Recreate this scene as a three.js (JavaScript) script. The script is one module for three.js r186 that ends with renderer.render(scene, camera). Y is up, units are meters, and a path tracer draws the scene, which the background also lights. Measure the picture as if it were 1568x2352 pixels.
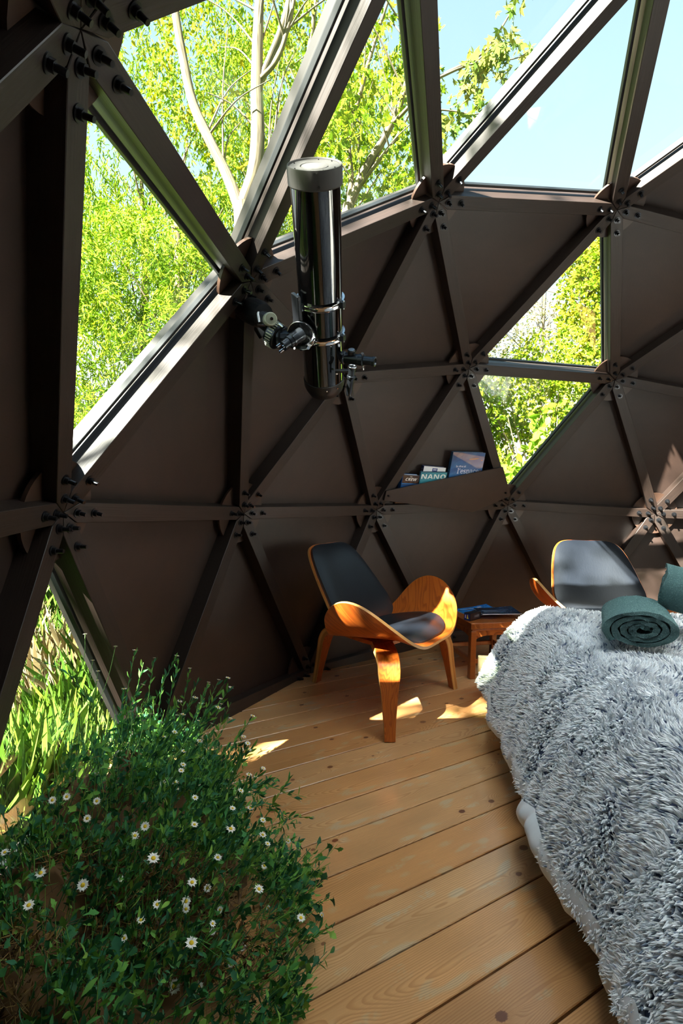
import * as THREE from 'three';
import { Sky } from 'three/addons/objects/Sky.js';
import { RoundedBoxGeometry } from 'three/addons/geometries/RoundedBoxGeometry.js';
import { mergeGeometries, toCreasedNormals } from 'three/addons/utils/BufferGeometryUtils.js';
import { MeshSurfaceSampler } from 'three/addons/math/MeshSurfaceSampler.js';
import { createNoise2D, createNoise3D } from 'simplex-noise';

// ---------- camera, sky, sun, exposure ----------
const scene = new THREE.Scene();
const camera = new THREE.PerspectiveCamera(89.889, 1568 / 2352, 0.05, 400);
camera.position.set(0, 1.05485, 0);
camera.up.set(-0.02082451, 0.99890235, -0.04195743);
camera.lookAt(0, 1.05485 - 0.0419665, -0.999119);

const SUN_DIR = new THREE.Vector3(-0.544, 0.6626, 0.515).normalize();
const sky = new Sky();
sky.name = 'sky';
sky.scale.setScalar(1000);
sky.material.uniforms.turbidity.value = 20;
sky.material.uniforms.rayleigh.value = 2;
sky.material.uniforms.mieCoefficient.value = 0.13;
sky.material.uniforms.mieDirectionalG.value = 0;
sky.material.uniforms.cloudCoverage.value = 0;
sky.material.uniforms.sunPosition.value.copy(SUN_DIR);
scene.add(sky);
scene.environmentIntensity = 0.054;

const sun = new THREE.DirectionalLight(new THREE.Color(1, 0.95, 0.86), 25);
sun.name = 'sun';
sun.position.copy(SUN_DIR).multiplyScalar(30).add(new THREE.Vector3(1.7, 0, -1.2));
sun.target.position.set(1.7, 0, -1.2);
sun.castShadow = true;
sun.shadow.mapSize.set(4096, 4096);
Object.assign(sun.shadow.camera, { left: -8, right: 8, top: 8, bottom: -8, near: 1, far: 60 });
scene.add(sun, sun.target);

const renderer = new THREE.WebGLRenderer({ antialias: true });
renderer.toneMapping = THREE.LinearToneMapping;
renderer.toneMappingExposure = 3.8;
renderer.shadowMap.enabled = true;

// ---------- helpers ----------
function rng(seed) {
  let a = seed >>> 0;
  return () => { a = (a + 0x6d2b79f5) >>> 0; let t = a; t = Math.imul(t ^ (t >>> 15), t | 1); t ^= t + Math.imul(t ^ (t >>> 7), t | 61); return ((t ^ (t >>> 14)) >>> 0) / 4294967296; };
}
const noise2 = createNoise2D(rng(11)), noise3 = createNoise3D(rng(12));
const V3 = (x, y, z) => new THREE.Vector3(x, y, z);
const clamp = (x, a = 0, b = 1) => Math.min(b, Math.max(a, x));
const lerp = (a, b, t) => a + (b - a) * t;
const smooth = (a, b, x) => { const t = clamp((x - a) / (b - a)); return t * t * (3 - 2 * t); };
const taken = {};
function numbered(name) { const n = taken[name] = (taken[name] ?? -1) + 1; return n ? name + '_' + String(n).padStart(3, '0') : name; }
function shade(o) { o.traverse((m) => { if (m.isMesh) { m.castShadow = true; m.receiveShadow = true; } }); return o; }
function thing(name, label, category, at = [0, 0, 0], turn = 0, group) {
  const o = new THREE.Group(); o.name = numbered(name); o.position.set(...at); o.rotation.y = turn;
  o.userData = { label, category }; if (group) o.userData.group = group;
  scene.add(o); return o;
}
function structure(name) { const o = new THREE.Group(); o.name = name; o.userData = { kind: 'structure' }; scene.add(o); return o; }
function part(name, geometry, material, parent, label) {
  const m = new THREE.Mesh(geometry, material); m.name = name; m.castShadow = m.receiveShadow = true; parent.add(m);
  if (label) m.userData.label = label;
  return m;
}
function basis(x, y, z, at) { return new THREE.Matrix4().makeBasis(x, y, z).setPosition(at); }
function place(m, x, y, z, at) { basis(x, y, z, at).decompose(m.position, m.quaternion, m.scale); return m; }
function aim(from, to, up = V3(0, 1, 0)) { // matrix: local y runs from `from` to `to`
  const y = to.clone().sub(from).normalize(); let x = up.clone().cross(y); if (x.lengthSq() < 1e-6) x = V3(1, 0, 0).cross(y); x.normalize();
  return basis(x, y, x.clone().cross(y), from);
}
function rod(from, to, r0, r1 = r0, seg = 16) { const h = from.distanceTo(to), g = new THREE.CylinderGeometry(r1, r0, h, seg); g.translate(0, h / 2, 0); return g.applyMatrix4(aim(from, to)); }
function turned(profile, seg = 32) { return new THREE.LatheGeometry(profile.map(([r, y]) => new THREE.Vector2(r, y)), seg); }
function merge(list) { return mergeGeometries(list.map((g) => { const n = g.index ? g.toNonIndexed() : g; for (const k of Object.keys(n.attributes)) if (!['position', 'normal', 'uv'].includes(k)) n.deleteAttribute(k); return n; }), false); }
function limb(points, radii, seg = 8, steps = 24) { // tapered tube along a smooth path
  const curve = new THREE.CatmullRomCurve3(points), g = new THREE.TubeGeometry(curve, steps, 1, seg, false), p = g.attributes.position;
  for (let i = 0; i <= steps; i++) {
    const t = i / steps, c = curve.getPointAt(t), f = t * (radii.length - 1), k = Math.min(radii.length - 2, Math.floor(f)), r = lerp(radii[k], radii[k + 1], f - k);
    for (let j = 0; j <= seg; j++) { const n = i * (seg + 1) + j; p.setXYZ(n, c.x + (p.getX(n) - c.x) * r, c.y + (p.getY(n) - c.y) * r, c.z + (p.getZ(n) - c.z) * r); }
  }
  g.computeVertexNormals(); return g;
}
function surface(nu, nv, f) { // grid surface, f(u, v) -> Vector3
  const pos = [], uv = [], idx = [];
  for (let j = 0; j <= nv; j++) for (let i = 0; i <= nu; i++) { const p = f(i / nu, j / nv); pos.push(p.x, p.y, p.z); uv.push(i / nu, j / nv); }
  for (let j = 0; j < nv; j++) for (let i = 0; i < nu; i++) { const a = j * (nu + 1) + i, b = a + nu + 1; idx.push(a, a + 1, b, a + 1, b + 1, b); }
  const g = new THREE.BufferGeometry(); g.setAttribute('position', new THREE.Float32BufferAttribute(pos, 3)); g.setAttribute('uv', new THREE.Float32BufferAttribute(uv, 2)); g.setIndex(idx); g.computeVertexNormals(); return g;
}
function dataTexture(w, h, f, srgb = true) { // f(x, y) -> [r, g, b] 0..255
  const d = new Uint8Array(w * h * 4);
  for (let y = 0, k = 0; y < h; y++) for (let x = 0; x < w; x++, k += 4) { const c = f(x, y); d[k] = clamp(c[0], 0, 255); d[k + 1] = clamp(c[1], 0, 255); d[k + 2] = clamp(c[2], 0, 255); d[k + 3] = 255; }
  const t = new THREE.DataTexture(d, w, h); t.wrapS = t.wrapT = THREE.RepeatWrapping; t.magFilter = THREE.LinearFilter; t.minFilter = THREE.LinearMipmapLinearFilter; t.generateMipmaps = true;
  if (srgb) t.colorSpace = THREE.SRGBColorSpace; t.needsUpdate = true; return t;
}
function print(w, h, draw) { const c = document.createElement('canvas'); c.width = w; c.height = h; const x = c.getContext('2d'); draw(x, w, h); const t = new THREE.CanvasTexture(c); t.colorSpace = THREE.SRGBColorSpace; return t; }
const tile = (x, n) => Math.sin(x * 2 * Math.PI / n); // helper for periodic noise
function loopNoise(x, y, w, h, fx, fy, s) { // tiles in x and y
  const a = x / w * 2 * Math.PI, b = y / h * 2 * Math.PI, rx = fx / 6.2832, ry = fy / 6.2832;
  return noise3(Math.cos(a) * rx + s, Math.sin(a) * rx + 3 * s + Math.cos(b) * ry, Math.sin(b) * ry - s);
}
// a point of the place: the ray of the camera through a pixel of the photograph, followed to a depth in metres
function at(px, py, depth) { const x = (px - 784) / 1178.3, y = (1176 - py) / 1178.3, d = V3(0.99978 * x - 0.02082 * y, 0.0208 * x + 0.9989 * y - 0.04197, -0.00087 * x - 0.04196 * y - 0.99912); return d.multiplyScalar(-depth / d.z).add(camera.position); }

// ---------- the dome: a three-frequency geodesic shell ----------
const S = 2.6, DEEP = 0.1, WIDE = 0.062, CEN = V3(1.74853, 0.4872, -1.21248);
const node = {}; // name -> direction from the centre, already turned into the place's axes
{
  const yaw = 0.84429, h = 1 / Math.sqrt(5), q = 2 / Math.sqrt(5), ring = (a, y) => V3(q * Math.cos(a), y, q * Math.sin(a));
  const top = V3(0, 1, 0), U = [], L = [], w = (...v) => { const s = V3(0, 0, 0); for (const [k, p] of v) s.addScaledVector(p, k); return s.normalize(); };
  for (let k = 0; k < 5; k++) { U.push(ring(k * 0.4 * Math.PI, h)); L.push(ring((k + 0.5) * 0.4 * Math.PI, -h)); }
  const add = (n, p) => { const c = Math.cos(yaw), s = Math.sin(yaw); node[n] = V3(-s * p.x + c * p.z, p.y, -(c * p.x + s * p.z)); };
  add('T', top);
  for (let k = 0; k < 5; k++) {
    const a = U[k], b = U[(k + 1) % 5], l = L[k], m = L[(k + 1) % 5];
    add('R' + k, w([2, top], [1, a]));
    add('C' + 2 * k, w([1, top], [2, a])); add('C' + (2 * k + 1), w([1, top], [1, a], [1, b]));
    add('B' + 3 * k, a.clone()); add('B' + (3 * k + 1), w([2, a], [1, b])); add('B' + (3 * k + 2), w([1, a], [2, b]));
    add('A' + 3 * k, w([2, a], [1, l])); add('A' + (3 * k + 1), w([1, a], [1, b], [1, l])); add('A' + (3 * k + 2), w([2, b], [1, l]));
    add('D' + 3 * k, w([1, a], [2, l])); add('D' + (3 * k + 1), w([1, b], [2, l])); add('D' + (3 * k + 2), w([1, b], [1, l], [1, m]));
  }
}
const spot = (n, out = 0) => CEN.clone().addScaledVector(node[n], S + out);
const names = Object.keys(node), edges = [], faces = [], near = {};
for (const a of names) near[a] = new Set(names.filter((b) => b !== a && node[a].distanceTo(node[b]) < 0.45));
for (const a of names) for (const b of near[a]) if (a < b) { edges.push([a, b]); for (const c of near[a]) if (b < c && near[b].has(c)) faces.push([a, b, c]); }
const key = (...n) => n.slice().sort().join(' ');
const GLAZED = ['B13 B14 A13', 'B13 B14 C9', 'B14 C0 C9', 'C9 C0 R0', 'C0 C1 R0', 'C1 R0 R1', 'B1 B2 C1', 'B1 B2 A1', 'A13 D12 D13', 'C9 R0 R4', 'C8 C9 R4', 'T R0 R4', 'T R0 R1', 'T R1 R2', 'T R2 R3', 'T R3 R4', 'C7 C8 R4', 'C7 R3 R4'].map((s) => key(...s.split(' ')));  // the roof panes listed last are unseen, placed to light the room

// dark stained timber: fine grain along the length, uv in metres
function timberTexture(w, h, rgb, spread, seed, bump) {
  return dataTexture(w, h, (x, y) => {
    const g = loopNoise(x, y, w, h, 3, 70, seed) * 0.5 + loopNoise(x, y, w, h, 8, 200, seed + 5) * 0.35, m = loopNoise(x, y, w, h, 5, 6, seed + 9) * 0.5, v = (g + m * 0.6) * spread;
    return bump ? [128 + g * 110, 128 + g * 110, 128 + g * 110] : rgb.map((c) => c * (1 + v));
  }, !bump);
}
const strutMap = timberTexture(1024, 512, [40, 29, 24], 0.16, 2), strutBump = timberTexture(1024, 512, [0, 0, 0], 1, 2, true);
for (const t of [strutMap, strutBump]) t.repeat.set(1, 2);
const panelMap = dataTexture(1024, 1024, (x, y) => {
  const m = loopNoise(x, y, 1024, 1024, 4, 4, 21) * 0.05 + loopNoise(x, y, 1024, 1024, 13, 9, 23) * 0.05 + loopNoise(x, y, 1024, 1024, 40, 160, 25) * 0.05;
  const speck = noise2(x * 0.09, y * 0.09) > 0.93 ? 0.35 : 0;
  return [47, 33, 27].map((c) => c * (1 + m + speck));
});
const M = {
  strut: new THREE.MeshStandardMaterial({ map: strutMap, bumpMap: strutBump, bumpScale: 0.0006, roughness: 0.5 }),
  panel: new THREE.MeshStandardMaterial({ map: panelMap, roughness: 0.5 }),
  plate: new THREE.MeshStandardMaterial({ color: '#3f2c22', roughness: 0.42 }),
  bolt: new THREE.MeshStandardMaterial({ color: '#3a3b3f', metalness: 0.85, roughness: 0.3 }),
  rubber: new THREE.MeshStandardMaterial({ color: '#15181a', roughness: 0.45 }),
  batten: new THREE.MeshStandardMaterial({ color: '#33302d', roughness: 0.4 }),
  glass: new THREE.MeshPhysicalMaterial({ color: '#f4fbf8', transmission: 1, roughness: 0.02, thickness: 0, ior: 1.5, side: THREE.DoubleSide }),
};
const walls = {};
function wallOf(p) { // which part of the shell a point belongs to
  const a = Math.atan2(p.x - CEN.x, -(p.z - CEN.z)) * 180 / Math.PI;
  const n = p.y > 2.25 ? 'ceiling' : a > -62 && a <= 40 ? 'wall_back' : a > 40 && a <= 140 ? 'wall_right' : a > -125 && a <= -62 ? 'wall_left' : 'wall_front';
  return walls[n] ??= structure(n);
}
const strutGeo = {};
function strutShape(len) {
  return strutGeo[len.toFixed(3)] ??= (() => {
    const e = len / 2 - 0.004, c = e - WIDE / 2 / Math.tan(Math.PI / 6), w = WIDE / 2 - 0.0015, s = new THREE.Shape();
    s.moveTo(-e, 0); s.lineTo(-c, -w); s.lineTo(c, -w); s.lineTo(e, 0); s.lineTo(c, w); s.lineTo(-c, w); s.closePath();
    const g = new THREE.ExtrudeGeometry(s, { depth: DEEP - 0.003, bevelEnabled: true, bevelThickness: 0.0015, bevelSize: 0.0015, bevelSegments: 1, curveSegments: 1 }); g.translate(0, 0, 0.0015); return g;
  })();
}
function frameOf(a, b) { // edge frame: t along, s across, n outward
  const A = spot(a), B = spot(b), t = B.clone().sub(A), len = t.length(); t.divideScalar(len);
  const mid = A.clone().add(B).multiplyScalar(0.5), n = mid.clone().sub(CEN); n.addScaledVector(t, -n.dot(t)).normalize();
  return { A, B, t, len, mid, n, s: n.clone().cross(t) };
}
const boltGeo = merge([
  (() => { const g = new THREE.CylinderGeometry(0.0155, 0.0155, 0.003, 20); g.translate(0, 0.0015, 0); return g; })(),
  (() => { const g = new THREE.CylinderGeometry(0.0105, 0.0105, 0.01, 6); g.translate(0, 0.008, 0); return g; })(),
  (() => { const g = new THREE.CylinderGeometry(0.006, 0.0064, 0.02, 12); g.translate(0, 0.022, 0); return g; })(),
]);
const plateGeo = toCreasedNormals(turned([[0.001, 0.044], [0.15, 0.078 - 0.064], [0.15, 0.0265], [0.001, 0.057]], 40), 0.6); // a dished plywood disc
const hubs = {};
for (const n of names) {
  const P = spot(n), hub = new THREE.Group(); hub.name = 'connector_hub'; wallOf(P).add(hub); hubs[n] = hub;
  const y = node[n].clone(), x = V3(0, 1, 0).cross(y); if (x.lengthSq() < 1e-4) x.set(1, 0, 0); x.normalize();
  place(hub, x, y, x.clone().cross(y), P); hub.updateMatrixWorld(true);
  const pl = part('hub_plate', plateGeo, M.plate, hub);
}
const seen = new Set(['B13', 'B14', 'B0', 'B1', 'B2', 'A13', 'A14', 'A0', 'A1', 'A2', 'C0', 'C1', 'C2', 'D13', 'D14', 'D0', 'D1', 'B3', 'A3', 'C9', 'R0']);
for (const [a, b] of edges) {
  const f = frameOf(a, b), st = part('strut', strutShape(f.len), M.strut, wallOf(f.mid));
  place(st, f.t, f.s.clone(), f.n, f.mid);
  for (const [end, dir] of [[a, 1], [b, -1]]) if (seen.has(end)) for (const d of [0.052, 0.118]) {
    const bo = part('bolt', boltGeo, M.bolt, hubs[end]), p = (dir > 0 ? f.A : f.B).clone().addScaledVector(f.t, dir * d), y = f.n.clone().negate();
    const x = f.t.clone().applyAxisAngle(y, d * 40 + f.len * 9 + end.length), m = basis(x, y, x.clone().cross(y), p).premultiply(hubs[end].matrixWorld.clone().invert());
    m.decompose(bo.position, bo.quaternion, bo.scale);
  }
  const glazedSides = faces.filter((q) => q.includes(a) && q.includes(b) && GLAZED.includes(key(...q))).length;
  if (glazedSides) { const g = new RoundedBoxGeometry(f.len - 0.02, WIDE + 0.004, 0.03, 1, 0.002); place(part('outer_batten', g, M.batten, wallOf(f.mid)), f.t, f.s, f.n, f.mid.clone().addScaledVector(f.n, DEEP + 0.017)); }
}
function triangle(P, thick, inward) { // flat triangle with thickness towards the outside
  const [a, b, c] = P, n = b.clone().sub(a).cross(c.clone().sub(a)).normalize(); if (n.dot(a.clone().sub(CEN)) < 0) n.negate();
  const o = b.clone().sub(a).cross(c.clone().sub(a)).dot(n) > 0 ? [a, b, c] : [a, c, b], q = o.map((p) => p.clone().addScaledVector(n, thick));
  const ex = b.clone().sub(a).normalize(), ey = n.clone().cross(ex), pos = [], uv = [];
  const put = (...v) => { for (const p of v) { pos.push(p.x, p.y, p.z); uv.push(p.clone().sub(a).dot(ex), p.clone().sub(a).dot(ey)); } };
  put(o[0], o[2], o[1]);
  if (thick) { put(q[0], q[1], q[2]); for (let i = 0; i < 3; i++) { const j = (i + 1) % 3; put(o[i], o[j], q[j], o[i], q[j], q[i]); } }
  const g = new THREE.BufferGeometry(); g.setAttribute('position', new THREE.Float32BufferAttribute(pos, 3)); g.setAttribute('uv', new THREE.Float32BufferAttribute(uv, 2)); g.computeVertexNormals(); return g;
}
let windows = 0;
for (const q of faces.sort((x, y) => GLAZED.indexOf(key(...x)) - GLAZED.indexOf(key(...y)))) {
  const P = q.map((n) => spot(n)), mid = P[0].clone().add(P[1]).add(P[2]).divideScalar(3), n = P[1].clone().sub(P[0]).cross(P[2].clone().sub(P[0])).normalize(); if (n.dot(mid.clone().sub(CEN)) < 0) n.negate();
  const shift = (d) => P.map((p) => p.clone().addScaledVector(n, d));
  if (!GLAZED.includes(key(...q))) { part('panel', triangle(shift(0.082), 0.012), M.panel, wallOf(mid)); continue; }
  const w = structure('window_' + (++windows));
  part('pane', triangle(shift(0.094), 0), M.glass, w);
  for (let i = 0; i < 3; i++) { // a rubber seal along each side of the pane
    const A = P[i], B = P[(i + 1) % 3], t = B.clone().sub(A), len = t.length(); t.normalize(); const inn = mid.clone().sub(A); inn.addScaledVector(t, -inn.dot(t)).normalize();
    const g = new RoundedBoxGeometry(len - 0.12, 0.013, 0.02, 1, 0.003);
    place(part('seal', g, M.rubber, w), t, inn, t.clone().cross(inn), A.clone().add(B).multiplyScalar(0.5).addScaledVector(inn, WIDE / 2 + 0.009).addScaledVector(n, 0.083));
  }
}

// ---------- pine floor ----------
const PLANK = 0.139, RUN = 30.3 * Math.PI / 180, along = V3(Math.cos(RUN), 0, -Math.sin(RUN)), across = V3(Math.sin(RUN), 0, Math.cos(RUN));
const LANES = 8, PW = 2048, PH = 2048, LH = PH / LANES, TEXLEN = 2.4;
const laneKnots = [], kr = rng(77);
for (let l = 0; l < LANES; l++) { const k = []; for (let i = 0; i < 7; i++) k.push([kr() * TEXLEN, (0.1 + 0.8 * kr()) * PLANK, 0.004 + kr() * 0.008, kr()]); laneKnots.push(k); }
const laneTone = Array.from({ length: LANES }, () => kr());
function pine(x, y) {
  const l = Math.floor(y / LH), u = x / PW * TEXLEN, v = (y % LH) / LH * PLANK, kn = laneKnots[l], off = l * 31.7;
  const cu = Math.cos(u / TEXLEN * 6.2832) * TEXLEN / 6.2832, su = Math.sin(u / TEXLEN * 6.2832) * TEXLEN / 6.2832;
  let warp = noise3(cu * 2.2 + off, su * 2.2, v * 4) * 0.02 + noise3(cu * 9 + off, su * 9, v * 22 + 7) * 0.0018, dark = 0, ringK = 0;
  for (const [ku, kv, r, tone] of kn) {
    let du = u - ku; if (du > TEXLEN / 2) du -= TEXLEN; if (du < -TEXLEN / 2) du += TEXLEN; const dv = v - kv, d = Math.sqrt(du * du * 0.5 + dv * dv);
    warp += 0.02 * Math.exp(-(du * du) / (18 * r * r) - (dv * dv) / (6 * r * r)) * (dv > 0 ? 1 : -1) * Math.min(1, Math.abs(dv) / r);
    const e = d / r + noise3(u * 300, v * 300, off) * 0.12;
    dark = Math.max(dark, (1 - smooth(0.75, 1.05, e)) * (0.6 + 0.4 * tone)); ringK = Math.max(ringK, 1 - smooth(1, 2.6, e));
  }
  const flat = (l % 3) !== 1, centre = PLANK * (0.3 + 0.4 * laneTone[l]);
  const r0 = flat ? Math.sqrt((v - centre + warp * 1.2) ** 2 + (0.02 + 0.012 * noise3(cu * 1.1 + off, su * 1.1, 3)) ** 2) * 1.15 + warp : v * 1.15 + warp * 1.3;
  const f = r0 / 0.0056, ph = f - Math.floor(f), late = smooth(0.35, 0.9, ph) * (1 - smooth(0.93, 1, ph));
  const fib = noise3(cu * 30 + off, su * 30, v * 900) * 0.5 + noise3(cu * 5, su * 5 + off, v * 260) * 0.5;
  return { late, dark, ringK, fib, l, u, v, cu, su, off };
}
const floorMap = dataTexture(PW, PH, (x, y) => {
  const p = pine(x, y), t = laneTone[p.l], blot = noise3(p.cu * 3.5 + p.off, p.su * 3.5, p.v * 9 + 40), scuff = smooth(0.2, 0.7, noise3(p.cu * 8 + p.off, p.su * 8 + 9, p.v * 26)) * smooth(-0.2, 0.5, blot + 0.3 * noise3(p.u * 60, p.v * 90, 5));
  let c = [lerp(214, 204, t), lerp(168, 154, t), lerp(118, 104, t)];
  const k = 1 + p.fib * 0.05 + blot * 0.05; c = c.map((q) => q * k);
  const lw = [166, 112, 62]; c = c.map((q, i) => lerp(q, lw[i], p.late * (0.34 + 0.2 * t) + p.ringK * 0.12));
  const worn = [206, 180, 144]; c = c.map((q, i) => lerp(q, worn[i] * (1 - p.late * 0.16), scuff * 0.8));
  const kc = [92, 46, 24]; return c.map((q, i) => lerp(q, kc[i], p.dark * 0.85));
});
const floorBump = dataTexture(PW / 2, PH / 2, (x, y) => { const p = pine(x * 2, y * 2), b = 150 - p.late * 60 + p.fib * 30 - p.dark * 40; return [b, b, b]; }, false);
const floorMat = new THREE.MeshPhysicalMaterial({ map: floorMap, bumpMap: floorBump, bumpScale: 0.0004, roughness: 0.42, clearcoat: 0.45, clearcoatRoughness: 0.16 });
const floorTints = ['#ffffff', '#f3e9dc', '#e9dccb', '#fff4e6'].map((c) => { const m = floorMat.clone(); m.color.set(c); return m; });
const floor = structure('floor');
{
  const r = rng(5), R0 = S - 0.02;
  for (let k = -22; k < 18; k++) {
    const n0 = -0.762 - PLANK * k - PLANK, n1 = n0 + PLANK, cn = CEN.dot(across), cu = CEN.dot(along), far = Math.max(Math.abs(n0 - cn), Math.abs(n1 - cn));
    if (Math.min(Math.abs(n0 - cn), Math.abs(n1 - cn)) > R0) continue;
    const half = Math.sqrt(Math.max(0.05, R0 * R0 - Math.min(Math.abs(n0 - cn), Math.abs(n1 - cn)) ** 2)), gap = 0.0017 + r() * 0.0017, c = 0.002, drop = r() * 0.0012;
    const lane = Math.floor(r() * LANES), uo = r() * TEXLEN, flip = r() < 0.5;
    const prof = [[n0 + gap, -0.022], [n0 + gap, -c], [n0 + gap + c, 0], [n1 - gap - c, 0], [n1 - gap, -c], [n1 - gap, -0.022]]; // chamfered edges
    const pos = [], uv = [], P = (e, i) => along.clone().multiplyScalar(cu + e * half).addScaledVector(across, prof[i][0]).setY(prof[i][1] - drop);
    const push = (e, i) => { const p = P(e, i); pos.push(p.x, p.y, p.z); const vv = clamp((prof[i][0] - n0) / PLANK, 0.01, 0.99); uv.push((uo + (e * half) * (flip ? -1 : 1)) / TEXLEN, (lane + vv) / LANES); };
    for (let i = 0; i < 5; i++) { push(-1, i); push(1, i); push(1, i + 1); push(-1, i); push(1, i + 1); push(-1, i + 1); }
    for (const e of [-1, 1]) for (let i = 1; i < 5; i++) { const o = e < 0 ? [0, i, i + 1] : [0, i + 1, i]; for (const j of o) push(e, j); }
    const g = new THREE.BufferGeometry(); g.setAttribute('position', new THREE.Float32BufferAttribute(pos, 3)); g.setAttribute('uv', new THREE.Float32BufferAttribute(uv, 2)); g.computeVertexNormals();
    part('plank', g, floorTints[Math.floor(r() * 4)], floor);
  }
  const sub = new THREE.CylinderGeometry(S + 0.12, S + 0.12, 0.08, 48); sub.translate(CEN.x, -0.066, CEN.z);
  part('subfloor', sub, new THREE.MeshStandardMaterial({ color: '#2a1c12', roughness: 0.9 }), floor);
}

// ---------- added white fabric blind under unseen roof panes; spreads sunlight as soft fill ----------
{
  const t = thing('added_roof_blind', 'added white translucent fabric blind under the top panes of the roof, as soft fill', 'blind'), cloth = new THREE.MeshPhysicalMaterial({ color: '#eaf1fb', transmission: 0.6, roughness: 1, thickness: 0, side: THREE.DoubleSide });
  for (const q of [['T', 'R0', 'R1'], ['T', 'R1', 'R2'], ['T', 'R2', 'R3'], ['T', 'R3', 'R4'], ['T', 'R4', 'R0'], ['C9', 'R0', 'R4'], ['C8', 'C9', 'R4']]) part('panel', triangle(q.map((n) => spot(n, 0.055)), 0), cloth, t);
}

// ---------- shell chairs ----------
const veneer = dataTexture(1024, 512, (x, y) => {
  const warp = loopNoise(x, y, 1024, 512, 2, 3, 41) * 1.2 + loopNoise(x, y, 1024, 512, 6, 20, 43) * 0.35, f = (y / 512) * 26 + warp * 2.4, ph = f - Math.floor(f), late = smooth(0.3, 0.85, ph) * (1 - smooth(0.92, 1, ph)), fib = loopNoise(x, y, 1024, 512, 12, 240, 47);
  return [lerp(182, 142, late * 0.7) + fib * 9, lerp(92, 62, late * 0.7) + fib * 7, lerp(28, 15, late * 0.7) + fib * 4];
});
const plyEdge = dataTexture(64, 256, (x, y) => { const b = (y % 32) < 15 ? 0 : 1, n = noise2(x * 0.2, y * 0.5) * 6; return b ? [180 + n, 122 + n, 62] : [208 + n, 156 + n, 90]; });
Object.assign(M, {
  veneer: new THREE.MeshPhysicalMaterial({ map: veneer, roughness: 0.33, clearcoat: 0.35, clearcoatRoughness: 0.2 }),
  legwood: new THREE.MeshPhysicalMaterial({ map: veneer, roughness: 0.38, clearcoat: 0.3, clearcoatRoughness: 0.25 }),
  edge: new THREE.MeshStandardMaterial({ map: plyEdge, roughness: 0.45 }),
  leather: new THREE.MeshPhysicalMaterial({ color: '#12161d', roughness: 0.36, bumpMap: dataTexture(256, 256, (x, y) => { const b = 128 + loopNoise(x, y, 256, 256, 60, 60, 51) * 70 + loopNoise(x, y, 256, 256, 20, 20, 53) * 40; return [b, b, b]; }, false), bumpScale: 0.00035, clearcoat: 0.15, clearcoatRoughness: 0.35 }),
  screw: new THREE.MeshStandardMaterial({ color: '#b9b6ad', metalness: 0.9, roughness: 0.3 }),
});
M.leather.bumpMap.repeat.set(6, 6);
// plan of the moulded seat sheet before bending: half width as the outline runs from the middle of the front to the middle of the rear
const seatPlan = [[0, 0.335], [0.12, 0.334], [0.24, 0.32], [0.35, 0.288], [0.44, 0.235], [0.505, 0.165], [0.532, 0.085], [0.515, 0.015], [0.46, -0.04], [0.38, -0.075], [0.29, -0.108], [0.22, -0.14], [0.165, -0.165], [0.09, -0.182], [0, -0.187]];
const padPlan = [[0, 0.305], [0.1, 0.302], [0.19, 0.28], [0.25, 0.222], [0.27, 0.14], [0.26, 0.05], [0.236, -0.035], [0.205, -0.08], [0.165, -0.115], [0.12, -0.138], [0.07, -0.15], [0, -0.155]];
function planCurve(plan) { const full = [...plan.map(([x, z]) => V3(x, 0, z)), ...plan.slice(1, -1).reverse().map(([x, z]) => V3(-x, 0, z))]; return new THREE.CatmullRomCurve3(full, true, 'catmullrom', 0.5); }
function seatBend(x, z, lift) { // the sheet curls up at both wings and dips a little towards the rear
  const s = Math.sign(x), a = Math.abs(x), flat = 0.13, r = 0.34, base = 0.335 + 0.05 * smooth(-0.3, 0.32, z) - 0.03 * smooth(0.2, 0.34, z) * (1 - smooth(0.1, 0.4, a));
  let px = a, py = 0, nx = 0, ny = 1;
  if (a > flat) { const t = (a - flat) / r; px = flat + r * Math.sin(t); py = r * (1 - Math.cos(t)); nx = -Math.sin(t); ny = Math.cos(t); }
  return V3(s * (px + nx * lift), base + py + ny * lift, z);
}
function sheet(curve, bend, inner, outer, dome, nr = 14, na = 96) { // closed bent sheet: top face, rim, underside
  const pos = [], idx = [], uv = [], c = V3(0, 0, -0.02), rows = [];
  const ringPt = (i, k) => c.clone().lerp(curve.getPoint(i / na), k);
  const row = (f) => { const st = pos.length / 3; for (let i = 0; i <= na; i++) { const p = f(i); pos.push(p.x, p.y, p.z); uv.push(p.x * 0.9 + p.z * 0.12 + 0.5, p.z * 1.1 + p.y * 0.5); } rows.push(st); };
  for (let k = 0; k <= nr; k++) { const q = 0.001 + 0.999 * (k / nr) ** 0.8; row((i) => { const p = ringPt(i, q); return bend(p.x, p.z, outer + dome * (1 - q ** 5)); }); }
  for (let k = nr; k >= 0; k--) { const q = 0.001 + 0.999 * (k / nr) ** 0.8; row((i) => { const p = ringPt(i, q); return bend(p.x, p.z, inner); }); }
  for (let k = 0; k + 1 < rows.length; k++) for (let i = 0; i < na; i++) { const a = rows[k] + i, b = rows[k + 1] + i; idx.push(a, b, a + 1, a + 1, b, b + 1); }
  const g = new THREE.BufferGeometry(); g.setAttribute('position', new THREE.Float32BufferAttribute(pos, 3)); g.setAttribute('uv', new THREE.Float32BufferAttribute(uv, 2)); g.setIndex(idx);
  return toCreasedNormals(g, 0.7);
}
function ribbon(curve, bend, lo, hi, na = 160) { return surface(na, 2, (u, v) => { const p = curve.getPoint(u), q = p.clone().multiplyScalar(1.0015); return bend(q.x, q.z, lerp(lo, hi, v)); }); }
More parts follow.
